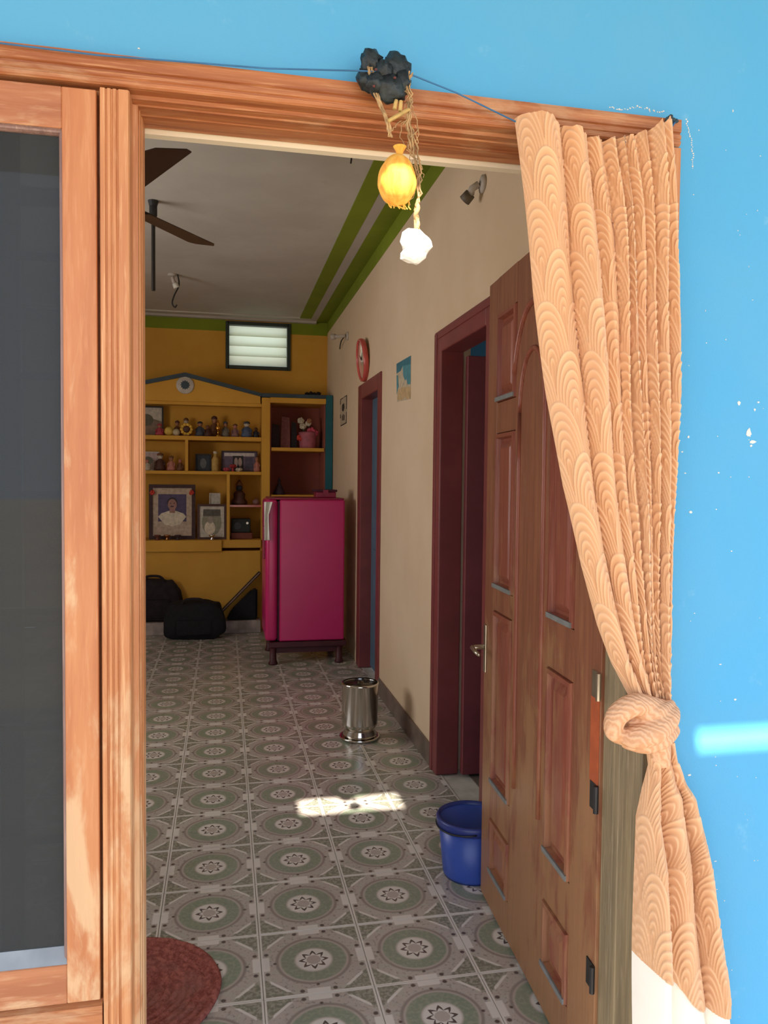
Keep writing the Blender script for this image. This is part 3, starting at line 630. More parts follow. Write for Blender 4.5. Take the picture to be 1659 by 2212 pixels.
obj('gable_beam', bbox((X0u, YS+.012, ZG-.03), (XP0, YS+.1, ZG), .002), M['yellow'], un)
M['edgeblue'] = plain('slate_edge_paint', (58, 74, 86), .6)
for x0_, x1_ in ((xa, .335), (xa, xa-.685)): 
    obj('gable_edge', prism(bm_(), [(x0_, YS-.02, zA-.037), (x1_, YS-.02, zg0-.003), (x1_, YS-.02, zg0+.030), (x0_, YS-.02, zA)], .30, (0, 1, 0)), M['edgeblue'], un)
obj('unit_top', bbox((X0u, YS+.1, ZG), (XP0, YB, ZG+.03)), M['yellow'], un)
c = sp(400, 832, YS-.004)
lathe(bmd := bm_(), [(.0, 0), (.079, 0), (.079, .01), (.070, .014), (0, .014)], (c.x, YS, c.z), 32, (0, -1, 0)); ros = obj('rosette', bmd, plain('rosette_white', (206, 196, 186), .6), un, True, 'white round rosette')
bm = bm_(); prism(bm, [(c.x+(.038+.006*math.cos(i*PI))*math.cos(i*PI/12), YS-.014, c.z+(.038+.006*math.cos(i*PI))*math.sin(i*PI/12)) for i in range(24)], .004, (0, -1, 0)); obj('rosette_centre', bm, M['edgeblue'], ros)
# right-hand cupboard bay
obj('post', bbox((XP0, YS-.02, .84), (XP1, YB, ZG+.055), .003), M['yellow'], un)
obj('bay_top', bbox((XP1, YS-.02, ZG+.01), (XC1, YB, ZG+.06), .003), M['yellow'], un)
obj('bay_side', bbox((XC1, YS-.02, .84), (XE, YB, ZG+.095), .003), M['teal'], un)
obj('bay_edge', bbox((XP0, YS-.024, ZG+.06), (XC1, YB, ZG+.095), .003), M['edgeblue'], un)
obj('bay_back', bbox((XP1, YB-.02, .84), (XC1, YB, ZG+.01)), M['brownback'], un)
obj('bay_lining', bbox((XC1-.012, YS+.02, .84), (XC1, YB-.02, ZG+.01)), M['brownback'], un)
obj('bay_lining', bbox((XP1, YS+.02, .84), (XP1+.012, YB-.02, ZG+.01)), M['brownback'], un)
obj('shelf', bbox((XP1+.012, YS, 1.668), (XC1-.012, YB-.02, 1.70), .002), M['yellow'], un)
obj('shelf', bbox((XP1+.012, YS, 1.225), (XC1-.012, YB-.02, 1.26), .002), M['yellow'], un)
ZB1, ZB2 = 1.70, 1.26
# ------------------------------------------------------------------ things on the shelves
def cm(name, c, r=.6): 
    if name not in M: M[name] = plain(name, c, r, .15, 30)
    return M[name]
def picture(name, label, x0, x1, y0, y1, Y, fcol, zb=None, border=.012, mount=None, art=None, group=None, lean=.02):
    a, b_ = px(x0, y1, 1, Y), px(x1, y0, 1, Y); X0, X1, Z0, Z1 = a.x, b_.x, (zb if zb is not None else a.z), b_.z
    t = thing(name, label, 'picture', ((X0+X1)/2, Y, Z0), group)
    bm = bm_(); bd = border
    for p, q in (((X0, Z0), (X0+bd, Z1)), ((X1-bd, Z0), (X1, Z1)), ((X0+bd, Z0), (X1-bd, Z0+bd)), ((X0+bd, Z1-bd), (X1-bd, Z1))): box(bm, (p[0], Y-.012, p[1]), (q[0], Y+.012, q[1]))
    obj('frame', bm, fcol, t); obj('backing', bbox((X0+.002, Y, Z0+.002), (X1-.002, Y+.010, Z1-.002)), mount or cm('print_card', (206, 196, 180)), t)
    if art: art(t, X0+bd, X1-bd, Z0+bd, Z1-bd, Y)
    return t
def flat(t, nm, pts, Y, col): 
    return obj(nm, prism(bm_(), [(x, Y, z) for x, z in pts], .0012, (0, -1, 0)), col, t)
def ell(cx, cz, rx, rz, n=20, a0=0, a1=2*PI): return [(cx+rx*math.cos(a0+(a1-a0)*i/n), cz+rz*math.sin(a0+(a1-a0)*i/n)) for i in range(n)]
def portrait(t, x0, x1, z0, z1, Y):
    w, h = x1-x0, z1-z0; cx = (x0+x1)/2
    flat(t, 'print_background', [(x0+w*.14, z0+h*.30), (x1-w*.14, z0+h*.30), (x1-w*.14, z1-h*.13), (x0+w*.14, z1-h*.13)], Y, cm('print_violet_grey', (86, 74, 104)))
    flat(t, 'print_shirt', [(cx-.36*w, z0+.40*h), (cx-.20*w, z0+.24*h), (cx, z0+.20*h), (cx+.20*w, z0+.24*h), (cx+.36*w, z0+.40*h), (cx+.28*w, z0+.47*h), (cx+.10*w, z0+.52*h), (cx-.10*w, z0+.52*h), (cx-.28*w, z0+.47*h)], Y-.0014, cm('print_cream_shirt', (226, 212, 184)))
    flat(t, 'print_neck', [(cx-.07*w, z0+.48*h), (cx+.07*w, z0+.48*h), (cx+.07*w, z0+.6*h), (cx-.07*w, z0+.6*h)], Y-.0027, cm('print_skin', (168, 122, 108)))
    flat(t, 'print_hair', ell(cx, z0+.69*h, .135*w, .115*h), Y-.0030, cm('print_hair', (58, 44, 52)))
    flat(t, 'print_face', ell(cx, z0+.655*h, .115*w, .115*h), Y-.0044, M['print_skin'])
    flat(t, 'print_moustache', ell(cx, z0+.615*h, .05*w, .012*h, 12), Y-.0058, M['print_hair'])
    for sgn in (-1, 1): flat(t, 'print_eye', ell(cx+sgn*.045*w, z0+.68*h, .018*w, .009*h, 8), Y-.0058, M['print_hair'])
def oldportrait(t, x0, x1, z0, z1, Y):
    w, h = x1-x0, z1-z0; cx = (x0+x1)/2
    flat(t, 'print_oval', ell(cx, z0+.47*h, .40*w, .42*h), Y, cm('print_sage', (150, 146, 122)))
    flat(t, 'print_band', [(x0+.14*w, z0+.68*h), (x1-.14*w, z0+.68*h), (x1-.16*w, z0+.9*h), (x0+.16*w, z0+.9*h)], Y-.0014, cm('print_dark_sage', (98, 92, 82)))
    flat(t, 'print_shirt', ell(cx-.08*w, z0+.30*h, .22*w, .22*h), Y-.0026, M['print_cream_shirt']); flat(t, 'print_face', ell(cx-.06*w, z0+.56*h, .12*w, .12*h), Y-.0040, cm('print_grey_face', (164, 150, 132)))
def collage(t, x0, x1, z0, z1, Y):
    w, h = x1-x0, z1-z0
    flat(t, 'print_sheet', [(x0, z0), (x1, z0), (x1, z1), (x0, z1)], Y, cm('print_mauve', (110, 92, 112)))
    flat(t, 'print_white', [(x0+.05*w, z1-.22*h), (x1-.05*w, z1-.22*h), (x1-.05*w, z1-.04*h), (x0+.05*w, z1-.04*h)], Y-.0014, cm('print_white', (214, 204, 200)))
    flat(t, 'print_dark', [(x0+.30*w, z0+.1*h), (x0+.62*w, z0+.1*h), (x0+.62*w, z0+.8*h), (x0+.30*w, z0+.8*h)], Y-.0028, cm('print_black', (44, 38, 44)))
    for fx in (.40, .52): flat(t, 'print_figure', ell(x0+fx*w, z0+.45*h, .055*w, .26*h), Y-.0042, cm('print_pale', (176, 150, 140)))
    flat(t, 'print_panel', [(x0+.68*w, z0+.12*h), (x0+.9*w, z0+.12*h), (x0+.9*w, z0+.72*h), (x0+.68*w, z0+.72*h)], Y-.0028, cm('print_slate', (84, 78, 96)))
def darkprint(t, x0, x1, z0, z1, Y):
    w, h = x1-x0, z1-z0
    flat(t, 'print_sheet', [(x0, z0), (x1, z0), (x1, z1), (x0, z1)], Y, cm('print_blueblack', (48, 54, 64)))
    flat(t, 'print_figure', ell((x0+x1)/2, z0+.45*h, .25*w, .35*h), Y-.0014, cm('print_steelgrey', (98, 100, 100)))
def landscape(t, x0, x1, z0, z1, Y):
    w, h = x1-x0, z1-z0
    flat(t, 'print_hills', [(x0, z0), (x1, z0), (x1, z0+.5*h), (x0+.6*w, z0+.65*h), (x0+.35*w, z0+.45*h), (x0, z0+.6*h)], Y, cm('print_brown', (140, 116, 96)))
    flat(t, 'print_tree', ell(x0+.55*w, z0+.55*h, .22*w, .22*h), Y-.0014, cm('print_olive', (104, 98, 78)))
picture('picture_frame', 'dark-framed landscape picture standing behind the dolls on the top shelf', 268, 353, 878, 945, 7.52, cm('frame_dark', (52, 44, 42)), Z1t, .014, None, landscape)
picture('portrait_frame', 'large dark-framed portrait of a man in a cream shirt on the bottom shelf', 322, 422, 1047, 1166, 7.36, cm('frame_maroon', (66, 38, 36)), Z3t, .032, cm('mount_tan', (198, 174, 148)), portrait)
picture('portrait_frame', 'smaller brown-framed faded portrait beside the large portrait', 426, 489, 1089, 1166, 7.34, cm('frame_brown', (84, 52, 42)), Z3t, .02, cm('mount_pale', (206, 196, 178)), oldportrait)
picture('framed_photo', 'small pale photo propped behind the faded portrait', 452, 476, 1065, 1100, 7.44, cm('frame_pale', (200, 190, 174)), Z3t, .010, None, landscape)
picture('framed_photo', 'small black framed photo on the middle shelf', 422, 456, 981, 1021, 7.38, cm('frame_black', (34, 32, 36)), Z2t, .014, None, darkprint)
picture('framed_photo', 'wide framed photo collage on the middle shelf', 478, 556, 975, 1021, 7.42, cm('frame_plum', (62, 48, 54)), Z2t, .012, None, collage)
picture('photo_card', 'pale photo card at the gable-side end of the middle shelf', 290, 344, 976, 1021, 7.46, cm('card_white', (206, 198, 192)), Z2t, .008, cm('card_pinkish', (196, 172, 166)), landscape)
# garland and red flowers on the large portrait
for x in (329, 414):
    p = px(x, 1064, 1, 7.33); bm = bm_()
    for k in range(6): ball(bm, (p.x+.014*math.cos(k), p.y+.004*math.sin(k*2), p.z+.014*math.sin(k*1.1)), .012, .010, .012, 1, .3, 3, k)
    single('red_flower', 'red paper flower on the large portrait corner ' + ('away from the smaller portrait' if x < 400 else 'next to the smaller portrait'), 'flower', bm, cm('flower_red', (214, 66, 48)), p-Vector((0, 0, .02)), 'red flowers on the portrait')
SKINS = cm('doll_tan', (168, 116, 84))
def doll(label, x, h, w, Y, zb, body, head, hat=None, arms=True, group='dolls on the shelves'):
    c = px(x, 940, 1, Y); k = 7.3/FPX; hh_, ww = h*k, w*k
    t = thing('doll', label, 'doll', (c.x, Y, zb), group); X = c.x
    bm = bm_(); lathe(bm, [(ww*.30, 0), (ww*.46, hh_*.04), (ww*.48, hh_*.16), (ww*.34, hh_*.38), (ww*.22, hh_*.56), (ww*.12, hh_*.62)], (X, Y, zb), 16); obj('body', bm, body, t, True)
    bm = bm_(); ball(bm, (X, Y, zb+hh_*.74), ww*.25, ww*.24, hh_*.155, 2); hd_ = obj('head', bm, head, t, True)
    if hat is not None:
        bm = bm_(); lathe(bm, [(ww*.27, 0), (ww*.275, hh_*.04), (ww*.24, hh_*.09), (ww*.14, hh_*.13), (ww*.02, hh_*.145)], (X, Y+.004, zb+hh_*.79), 14); obj('hat', bm, hat, hd_, True)
    if arms:
        for s in (-1, 1):
            bm = bm_(); tube(bm, [(X+s*ww*.18, Y, zb+hh_*.54), (X+s*ww*.40, Y-.01, zb+hh_*.40), (X+s*ww*.34, Y-.03, zb+hh_*.28)], [ww*.09, ww*.08, ww*.07], 8); obj('arm', bm, body, t, True)
    for s in (-1, 1):
        bm = bm_(); ball(bm, (X+s*ww*.09, Y-ww*.22, zb+hh_*.76), ww*.035, ww*.02, ww*.035, 1); obj('eye', bm, M['print_hair'], hd_)
    return t
Cc = dict(pink=(184, 70, 84), rose=(196, 128, 112), brown=(120, 78, 50), dbrown=(86, 52, 42), grey=(126, 116, 104), slate=(74, 78, 90), blue=(84, 98, 128), white=(206, 192, 170), tan=(176, 128, 84), gold=(206, 158, 62), navy=(50, 52, 66), red=(168, 44, 44), mauve=(146, 108, 106))
def C_(n): return cm('doll_'+n, Cc[n])
top = ((345, 44, 30, 'pink', 'tan', 'pink', 'pink bonneted doll next to the framed landscape', 7.36), (383, 60, 26, 'brown', 'tan', 'dbrown', 'brown capped doll behind the sunflower', 7.46), (402, 72, 30, 'tan', 'white', 'brown', 'tall tan doll standing behind the sunflower', 7.50), (432, 56, 32, 'slate', 'tan', 'navy', 'doll with a navy cap on the top shelf', 7.36), (449, 44, 26, 'dbrown', 'brown', None, 'small bare-headed dark brown doll on the top shelf', 7.33), (463, 80, 36, 'brown', 'tan', 'dbrown', 'tallest brown doll on the top shelf', 7.46), (487, 58, 28, 'grey', 'tan', 'slate', 'grey doll with a slate cap on the top shelf', 7.36), (508, 50, 28, 'mauve', 'rose', 'brown', 'mauve doll with a brown cap on the top shelf', 7.36), (533, 60, 38, 'blue', 'white', 'slate', 'pale-faced blue doll on the top shelf', 7.35), (553, 40, 22, 'navy', 'dbrown', None, 'small navy doll beside the cupboard post', 7.36))
for x, h, w, b_, hd, ht, lab, Y in top: doll(lab, x, h*.62, w*.66, Y, Z1t, C_(b_), C_(hd), C_(ht) if ht else None)
mid = ((346, 40, 34, 'dbrown', 'white', 'brown', 'brown doll with a white face before the pale photo card', 7.36), (370, 34, 26, 'rose', 'tan', 'brown', 'rose doll with a brown cap on the middle shelf', 7.35), (389, 28, 22, 'brown', 'rose', None, 'small bare-headed brown doll beside the shelf divider', 7.35), (555, 36, 20, 'rose', 'tan', None, 'bare-headed rose doll at the post end of the middle shelf', 7.33), (318, 26, 18, 'white', 'rose', None, 'white-robed little doll on the middle shelf', 7.34))
for x, h, w, b_, hd, ht, lab, Y in mid: doll(lab, x, h, w*.72, Y, Z2t, C_(b_), C_(hd), C_(ht) if ht else None)
def knob(name, label, cat, x, zb, Y, r, m, nz=.08):
    c = px(x, 1000, 1, Y); bm = bm_(); ball(bm, (c.x, Y, zb+r*.97), r, r, r, 2, nz); return single(name, label, cat, bm, m, (c.x, Y, zb), None, True)
knob('toy_ball', 'pale yellow soft ball on the top shelf', 'ball', 365, Z1t, 7.33, .042, cm('ball_yellow', (220, 184, 84)))
knob('toy_ball', 'off-white soft ball on the top shelf', 'ball', 381, Z1t, 7.32, .034, cm('ball_white', (206, 190, 156)))
sf = thing('toy_sunflower', 'yellow sunflower ornament with a dark centre on the top shelf', 'ornament', (px(403, 935, 1, 7.30).x, 7.30, Z1t)); c = Vector((px(403, 935, 1, 7.30).x, 7.30, Z1t+.062))
for i in range(10):
    a = 2*PI*i/10; bm = bm_(); ball(bm, (c.x+.043*math.cos(a), c.y, c.z+.043*math.sin(a)), .019, .010, .019, 1); obj('petal', bm, cm('petal_yellow', (226, 178, 66)), sf, True)
bm = bm_(); ball(bm, (c.x, c.y-.006, c.z), .032, .016, .032, 2); obj('centre', bm, C_('dbrown'), sf, True)
bm = bm_(); lathe(bm, [(.03, 0), (.03, .006), (.008, .012), (.006, .03)], (c.x, c.y+.006, Z1t), 12); obj('stand', bm, C_('brown'), sf)
# small brass lamp, bottle, dishes
bm = bm_(); c = px(471, 940, 1, 7.30); lathe(bm, [(.024, 0), (.026, .008), (.008, .02), (.007, .05), (.022, .065), (.026, .085), (.012, .10), (.016, .12), (.004, .15)], (c.x, 7.30, Z1t), 16)
single('brass_lamp', 'small shiny brass lamp on the top shelf', 'lamp', bm, NT('brass').out(lin((214, 160, 70)), .2, 1), (c.x, 7.30, Z1t), None, True)
bm = bm_(); c = px(465, 1000, 1, 7.36); lathe(bm, [(.032, 0), (.034, .01), (.034, .11), (.016, .14), (.014, .165)], (c.x, 7.36, Z2t), 16)
bt = thing('bottle', 'small pale yellow bottle between the two middle-shelf photos', 'bottle', (c.x, 7.36, Z2t)); obj('glass_body', bm, cm('bottle_yellow', (196, 158, 84)), bt, True)
bm = bm_(); lathe(bm, [(.018, 0), (.018, .022)], (c.x, 7.36, Z2t+.163), 14); obj('cap', bm, C_('white'), bt)
for x, col, lab in ((503, 'red', 'small red artificial flower before the photo collage'), (516, 'white', 'small white artificial flower before the photo collage'), (489, 'pink', 'small pink artificial flower before the photo collage')):
    c = px(x, 1010, 1, 7.32); bm = bm_(); z = Z2t+(.05 if col == 'red' else .02)
    for k in range(5): ball(bm, (c.x+.018*math.cos(k*1.26), 7.32+.012*math.sin(k*1.26), z), .018, .016, .018, 1, .2, 3, k)
    lathe(bm, [(.012, 0), (.012, max(.004, z-Z2t))], (c.x, 7.32, Z2t), 8); single('artificial_flower', lab, 'flower', bm, C_(col), (c.x, 7.32, Z2t))
def diya(x, lab, m): 
    c = px(x, 1160, 1, 7.27); bm = bm_(); lathe(bm, [(.020, 0), (.024, .006), (.010, .018), (.026, .036), (.032, .046), (.026, .046), (.006, .034)], (c.x, 7.27, Z3t), 16); single('oil_lamp', lab, 'lamp', bm, m, (c.x, 7.27, Z3t), None, True)
diya(361, 'brass oil lamp before the large portrait', NT('dull_brass').out(lin((170, 120, 70)), .3, 1)); diya(458, 'steel oil lamp before the faded portrait', M['steel'])
diya(340, 'red clay oil lamp before the large portrait', cm('clay', (120, 62, 46))); diya(384, 'dark clay oil lamp before the large portrait', cm('dark_clay', (70, 48, 46)))
# bottom right compartment
c = px(517, 1070, 1, 7.40)
it = thing('idol', 'dark seated idol on the pink glass shelf', 'statue', (c.x, 7.40, 1.163)); bm = bm_(); lathe(bm, [(.07, 0), (.075, .03), (.05, .06), (.055, .10), (.03, .13)], (c.x, 7.40, 1.163), 16); obj('body', bm, C_('dbrown'), it, True)
bm = bm_(); ball(bm, (c.x, 7.40, 1.163+.155), .032, .03, .035, 2); obj('head', bm, C_('navy'), it, True)
bm = bm_(); lathe(bm, [(.034, 0), (.02, .03), (.004, .055)], (c.x, 7.40, 1.163+.18), 12); obj('crown', bm, C_('brown'), it, True)
c = px(553, 1085, 1, 7.36); bm = bm_(); ball(bm, (c.x, 7.36, 1.163+.028), .032, .03, .028, 2, .15); single('small_pot', 'small mauve pot on the pink glass shelf', 'pot', bm, C_('mauve'), (c.x, 7.36, 1.163), None, True)
a, b_ = px(499, 1160, 1, 7.38), px(541, 1128, 1, 7.38)
bm = bbox((a.x, 7.33, Z3t), (b_.x+.02, 7.48, Z3t+.06), .008, 2); single('wooden_box', 'reddish wooden box under the pink glass shelf', 'box', bm, cm('box_red', (124, 62, 44)), ((a.x+b_.x)/2, 7.4, Z3t))
rd = thing('radio', 'dark radio on the reddish wooden box', 'radio', ((a.x+b_.x)/2, 7.4, Z3t+.06)); obj('case', bbox((a.x+.004, 7.34, Z3t+.06), (b_.x, 7.46, Z3t+.19), .01, 2), cm('radio_dark', (40, 44, 40)), rd)
bm = bm_(); lathe(bm, [(.038, 0), (.036, .005), (.01, .006)], (a.x+.06, 7.34, Z3t+.125), 18, (0, -1, 0)); obj('speaker', bm, M['iron'], rd)
bm = bm_(); lathe(bm, [(.012, 0), (.011, .008)], (b_.x-.03, 7.34, Z3t+.15), 12, (0, -1, 0)); obj('dial', bm, M['steelplate'], rd)
# cupboard bay contents
def card(name, lab, x0, x1, y0, y1, Y, zb, col, lean=.03):
    a, b_ = px(x0, y1, 1, Y), px(x1, y0, 1, Y); bm = prism(bm_(), [(a.x, Y, zb), (b_.x, Y, zb), (b_.x-.005, Y+lean, b_.z), (a.x+.012, Y+lean, b_.z+.012)], .018, (0, 1, 0)); return single(name, lab, 'book', bm, col, ((a.x+b_.x)/2, Y, zb))
card('book', 'faded pink book propped in the red-brown cupboard bay', 606, 627, 902, 962, 7.42, ZB1, cm('book_pink', (150, 92, 92)))
card('book', 'black book propped in the red-brown cupboard bay', 628, 642, 914, 962, 7.44, ZB1, cm('book_black', (40, 30, 36)))
card('book', 'dark plum book propped against the ochre post', 586, 605, 918, 962, 7.46, ZB1, cm('book_plum', (60, 36, 46)))
vs_ = thing('flower_vase', 'pink cup of white artificial flowers in the red-brown cupboard bay', 'vase', (px(665, 960, 1, 7.38).x, 7.38, ZB1)); c = vs_.location
bm = bm_(); lathe(bm, [(.075, 0), (.08, .01), (.088, .15), (.084, .155), (.075, .05)], c, 18); obj('cup', bm, cm('cup_pink', (176, 96, 110)), vs_, True)
for i, (dx, dz, r, col) in enumerate(((-.05, .21, .035, 'white'), (-.07, .26, .034, 'white'), (0, .235, .03, 'white'), (.01, .26, .026, 'tan'), (-.075, .10, .035, 'flower_red'), (-.045, .12, .035, 'flower_red'), (.03, .16, .045, 'cup_rose'), (.065, .15, .035, 'cup_rose'))):
    m = M['flower_red'] if col == 'flower_red' else (cm('cup_rose', (204, 78, 104)) if col == 'cup_rose' else C_(col)); bm = bm_()
    for k in range(5): ball(bm, (c.x+dx+r*.5*math.cos(k*1.26), c.y-.03+r*.3*math.sin(k*1.26), c.z+dz+r*.4*math.sin(k*1.26)), r*.6, r*.5, r*.6, 1, .2, 3, k)
    o = obj('bloom', bm, m, vs_)
    bm = bm_(); tube(bm, [(c.x+dx*.3, c.y, c.z+.05), (c.x+dx, c.y-.02, c.z+dz)], .004, 5); obj('stem', bm, cm('stem_green', (70, 84, 58)), vs_)
c = px(603, 1062, 1, 7.36); bm = bm_(); lathe(bm, [(.06, 0), (.055, .02), (.03, .07), (.012, .11), (.016, .13), (.003, .16)], (c.x, 7.36, ZB2), 16); single('dark_cone', 'dark conical ornament on the lower cupboard shelf', 'ornament', bm, cm('cone_dark', (58, 40, 52)), (c.x, 7.36, ZB2), None, True)
c = px(675, 848, 1, 7.4); bm = bm_()
for k in range(4): ball(bm, (c.x-.05+k*.035, 7.4, ZG+.115+.006*(k % 2)), .03, .03, .024, 1, .4, 2, k)
single('cloth_scrap', 'small dark crumpled scrap on top of the cupboard bay', 'rag', bm, M['soot'], (c.x, 7.4, ZG+.095))
# ------------------------------------------------------------------ fridge on its stand
FX, FW_, FY0, FY1, FZ0, FZ1 = .39, .505, 5.85, 6.40, .175, 1.25
st = thing('fridge_stand', 'dark maroon stand under the magenta fridge', 'stand', (.63, 6.1, 0))
obj('top_frame', bbox((.335, FY0-.01, .13), (.925, FY1+.01, .172), .006, 2), M['standred'], st)
for x in (.365, .87):
    for y in (FY0+.02, FY1-.04): bm = bm_(); lathe(bm, [(.034, 0), (.036, .01), (.026, .03), (.024, .132)], (x, y, 0), 14); obj('leg', bm, M['standred'], st, True)
obj('stretcher', bbox((.38, FY0+.02, .085), (.86, FY0+.035, .13)), M['standred'], st)
fg = thing('refrigerator', 'magenta single-door refrigerator standing sideways against the right wall', 'refrigerator', (.63, 6.1, .172))
obj('body', bbox((FX+.02, FY0, FZ0), (.905, FY1, FZ1), .012, 3), M['fridge'], fg)
obj('gasket', bbox((FX+.006, FY0+.008, FZ0+.01), (FX+.021, FY1-.008, FZ1-.012)), M['gasket'], fg)
dr = obj('door', bbox((.305, FY0-.004, FZ0+.004), (FX+.006, FY1, FZ1+.002), .028, 5), M['fridge'], fg, True)
dr.data.shade_smooth() if hasattr(dr.data, 'shade_smooth') else None
bm = bbox((.285, FY0+.05, .80), (.306, FY0+.08, 1.05), .006, 2); obj('handle', bm, M['pinkplastic'], dr)
obj('top_cap', bbox((.33, FY0+.01, FZ1), (.90, FY1-.01, FZ1+.014), .005, 2), M['pinkplastic'], fg)
lb = thing('lidded_box', 'dark pink lidded plastic box on top of the fridge', 'box', (.77, 6.02, FZ1+.014))
a = px(680, 1078, 1, 5.95).x; c2 = px(726, 1078, 1, 5.95).x
obj('base', bbox((a+.01, 5.95, FZ1+.014), (c2, 6.12, FZ1+.062), .008, 2), M['pinkplastic'], lb); obj('lid', bbox((a-.004, 5.938, FZ1+.06), (c2+.008, 6.132, FZ1+.078), .005, 2), M['gasket'], lb); obj('clip', bbox(((a+c2)/2-.02, 5.932, FZ1+.045), ((a+c2)/2+.02, 5.939, FZ1+.075)), M['pinkplastic'], lb)
# white cloth over the fridge handle
gx = 14; gz = 40; P = np.zeros((gz, gx, 3)); p0 = px(571, 1084, 1, FY0-.02); p1 = px(581, 1167, 1, FY0-.02)
for i in range(gz):
    t = i/(gz-1)
    for j in range(gx):
        s = j/(gx-1); wtop = .062-.030*min(1, t*3)+.012*max(0, t-.5); P[i, j] = (p0.x-.002+.004*t + wtop*s, FY0-.022-.010*math.sin(s*PI*2.2+t)*(1-.3*t), p0.z+(p1.z-p0.z)*t)
tw_ = grid_mesh('hand_towel', P); tw_.transform(Matrix.Translation(-Vector((.31, FY0, 1.0)))); tw_.materials.append(M['white']); o = bpy.data.objects.new('hand_towel', tw_); COL.objects.link(o); o.location = (.31, FY0, 1.0)
o.modifiers.new('thick', 'SOLIDIFY').thickness = .003; tag(o, 'narrow white cloth hanging on the edge of the fridge door', 'towel')
# ------------------------------------------------------------------ bags and board by the back wall
def sack(name, lab, x0, x1, y1, z1, dep, m, seed, z0=0):
    a, b_ = px(x0, y1, 2, 0), px(x1, y1, 2, 0); Y = (a.y+b_.y)/2+dep*.5; cx = (a.x+b_.x)/2; w = b_.x-a.x
    Y = 7.182 if dep < .15 else Y
    Y = min(Y, 7.112-dep*.53) if dep > .15 else Y
    t = thing(name, lab, 'bag', (cx, Y, z0)); bm = bm_(); d = bmesh.ops.create_icosphere(bm, subdivisions=4, radius=1)
    for v in d['verts']:
        n = v.co.copy(); q = Vector([math.copysign(abs(n[i])**.45, n[i]) for i in range(3)]); q *= 1+.09*mnoise.noise(n*2+Vector((seed, 0, 0)))
        hgt = z1*(1+.13*mnoise.noise(Vector((n.x*1.7+seed, n.y, 3)))); v.co = Vector((cx+q.x*w*.5*(1-.12*max(0, q.z)), Y+q.y*dep*.5*(1-.15*max(0, q.z)), z0+max(0, hgt*.5*(1+min(1, q.z)))))
    obj('body', bm, m, t, True)
    bm = bm_(); tube(bm, spline([(cx-w*.2, Y-dep*.3, z0+z1*.95), (cx-w*.12, Y-dep*.4, z0+z1*1.08), (cx+w*.1, Y-dep*.4, z0+z1*1.08), (cx+w*.2, Y-dep*.3, z0+z1*.95)], 5), .012, 8); obj('strap', bm, M['soot'], t, True)
    obj('pocket', bbox((cx-w*.3, Y-dep*.53, z0+z1*.12), (cx+w*.3, Y-dep*.42, z0+z1*.55), .02, 3), m, t, True); return t
sack('travel_bag', 'black slumped cloth bag on the floor before the ochre wall', 352, 486, 1384, .33, .20, M['black'], 2)
# heap behind
sack('travel_bag', 'tall dark brown bag slumped behind the black bag', 272, 392, 1372, .38, .10, M['soot'], 9, .115)
p = px(560, 1236, 1, 7.13); q = px(480, 1318, 1, 7.13); dv = (p-q).normalized(); q2 = q-dv*((q.z-.127)/dv.z); nn = Vector((dv.z, 0, -dv.x))*.018
bd = thing('leaning_board', 'dark board with a pale edge leaning beside the fridge', 'board', (q2.x, 7.15, .115))
obj('panel', prism(bm_(), [q2, p, p+nn, q2+nn], .09, (0, 1, 0)), M['black'], bd); obj('edge_strip', prism(bm_(), [q2+Vector((0, -.003, 0)), p+Vector((0, -.003, 0)), p+nn*.6+Vector((0, -.003, 0)), q2+nn*.6+Vector((0, -.003, 0))], .003, (0, 1, 0)), cm('strip_pale', (150, 120, 108)), bd)
bm = prism(bm_(), [(.02, 7.135, .115), (.30, 7.135, .115), (.30, 7.135, .40), (.25, 7.135, .39), (.07, 7.135, .21)], .085, (0, 1, 0)); bmesh.ops.bevel(bm, geom=bm.edges[:], offset=.015, segments=2, affect='EDGES')  # dark block added where shade falls under the board
single('board_shade_block', 'black block added for the shade under the leaning board', 'bag', bm, M['black'], (.16, 7.15, .115))
# ------------------------------------------------------------------ things on the floor
sc = thing('steel_canister', 'shiny steel canister standing in a steel dish by the right wall', 'canister', (.725, 4.10, 0)); c = (.725, 4.10, 0)
bm = bm_(); lathe(bm, [(.07, .0), (.105, .004), (.112, .016), (.106, .018), (.08, .01), (.0, .01)], c, 48, close=False); obj('dish', bm, M['steel'], sc, True)
bm = bm_(); lathe(bm, [(.060, .01), (.088, .016), (.092, .03), (.078, .05), (.080, .056), (.095, .075), (.098, .09), (.098, .295), (.101, .298), (.101, .306), (.096, .308)], c, 48, close=False); obj('body', bm, M['steel'], sc, True)
bm = bm_(); lathe(bm, [(.096, .300), (.094, .296), (.02, .298), (.018, .312), (.006, .316)], c, 40); obj('lid', bm, NT('dark_steel').out(lin((90, 84, 78)), .25, 1), sc, True)
bk = thing('bucket', 'blue plastic bucket behind the open front door', 'bucket', (.868, 2.60, 0)); c = (.868, 2.60, 0)
bm = bm_(); lathe(bm, [(.0, .004), (.092, .004), (.096, .0), (.100, .012), (.118, .20), (.113, .20), (.094, .016), (0, .012)], c, 48, close=False); obj('tub', bm, M['bucket'], bk, True)
bm = bm_(); lathe(bm, [(.116, .178), (.124, .180), (.126, .205), (.122, .212), (.114, .212), (.112, .2)], c, 48, close=False); obj('rim', bm, M['bucketrim'], bk, True)
for s in (-1, 1):
    bm = bm_(); ball(bm, (c[0], c[1]+s*.123, .192), .008, .006, .012, 1); obj('handle_lug', bm, M['bucketrim'], bk)
bm = bm_(); tube(bm, [(c[0]-.02-.105*math.sin(t), c[1]+.123*math.cos(t), .192-.012*math.sin(t)) for t in np.linspace(0, PI, 16)], .003, 6); obj('bail_handle', bm, M['iron'], bk, True)
rc = (-.262, 2.142); RR = .256
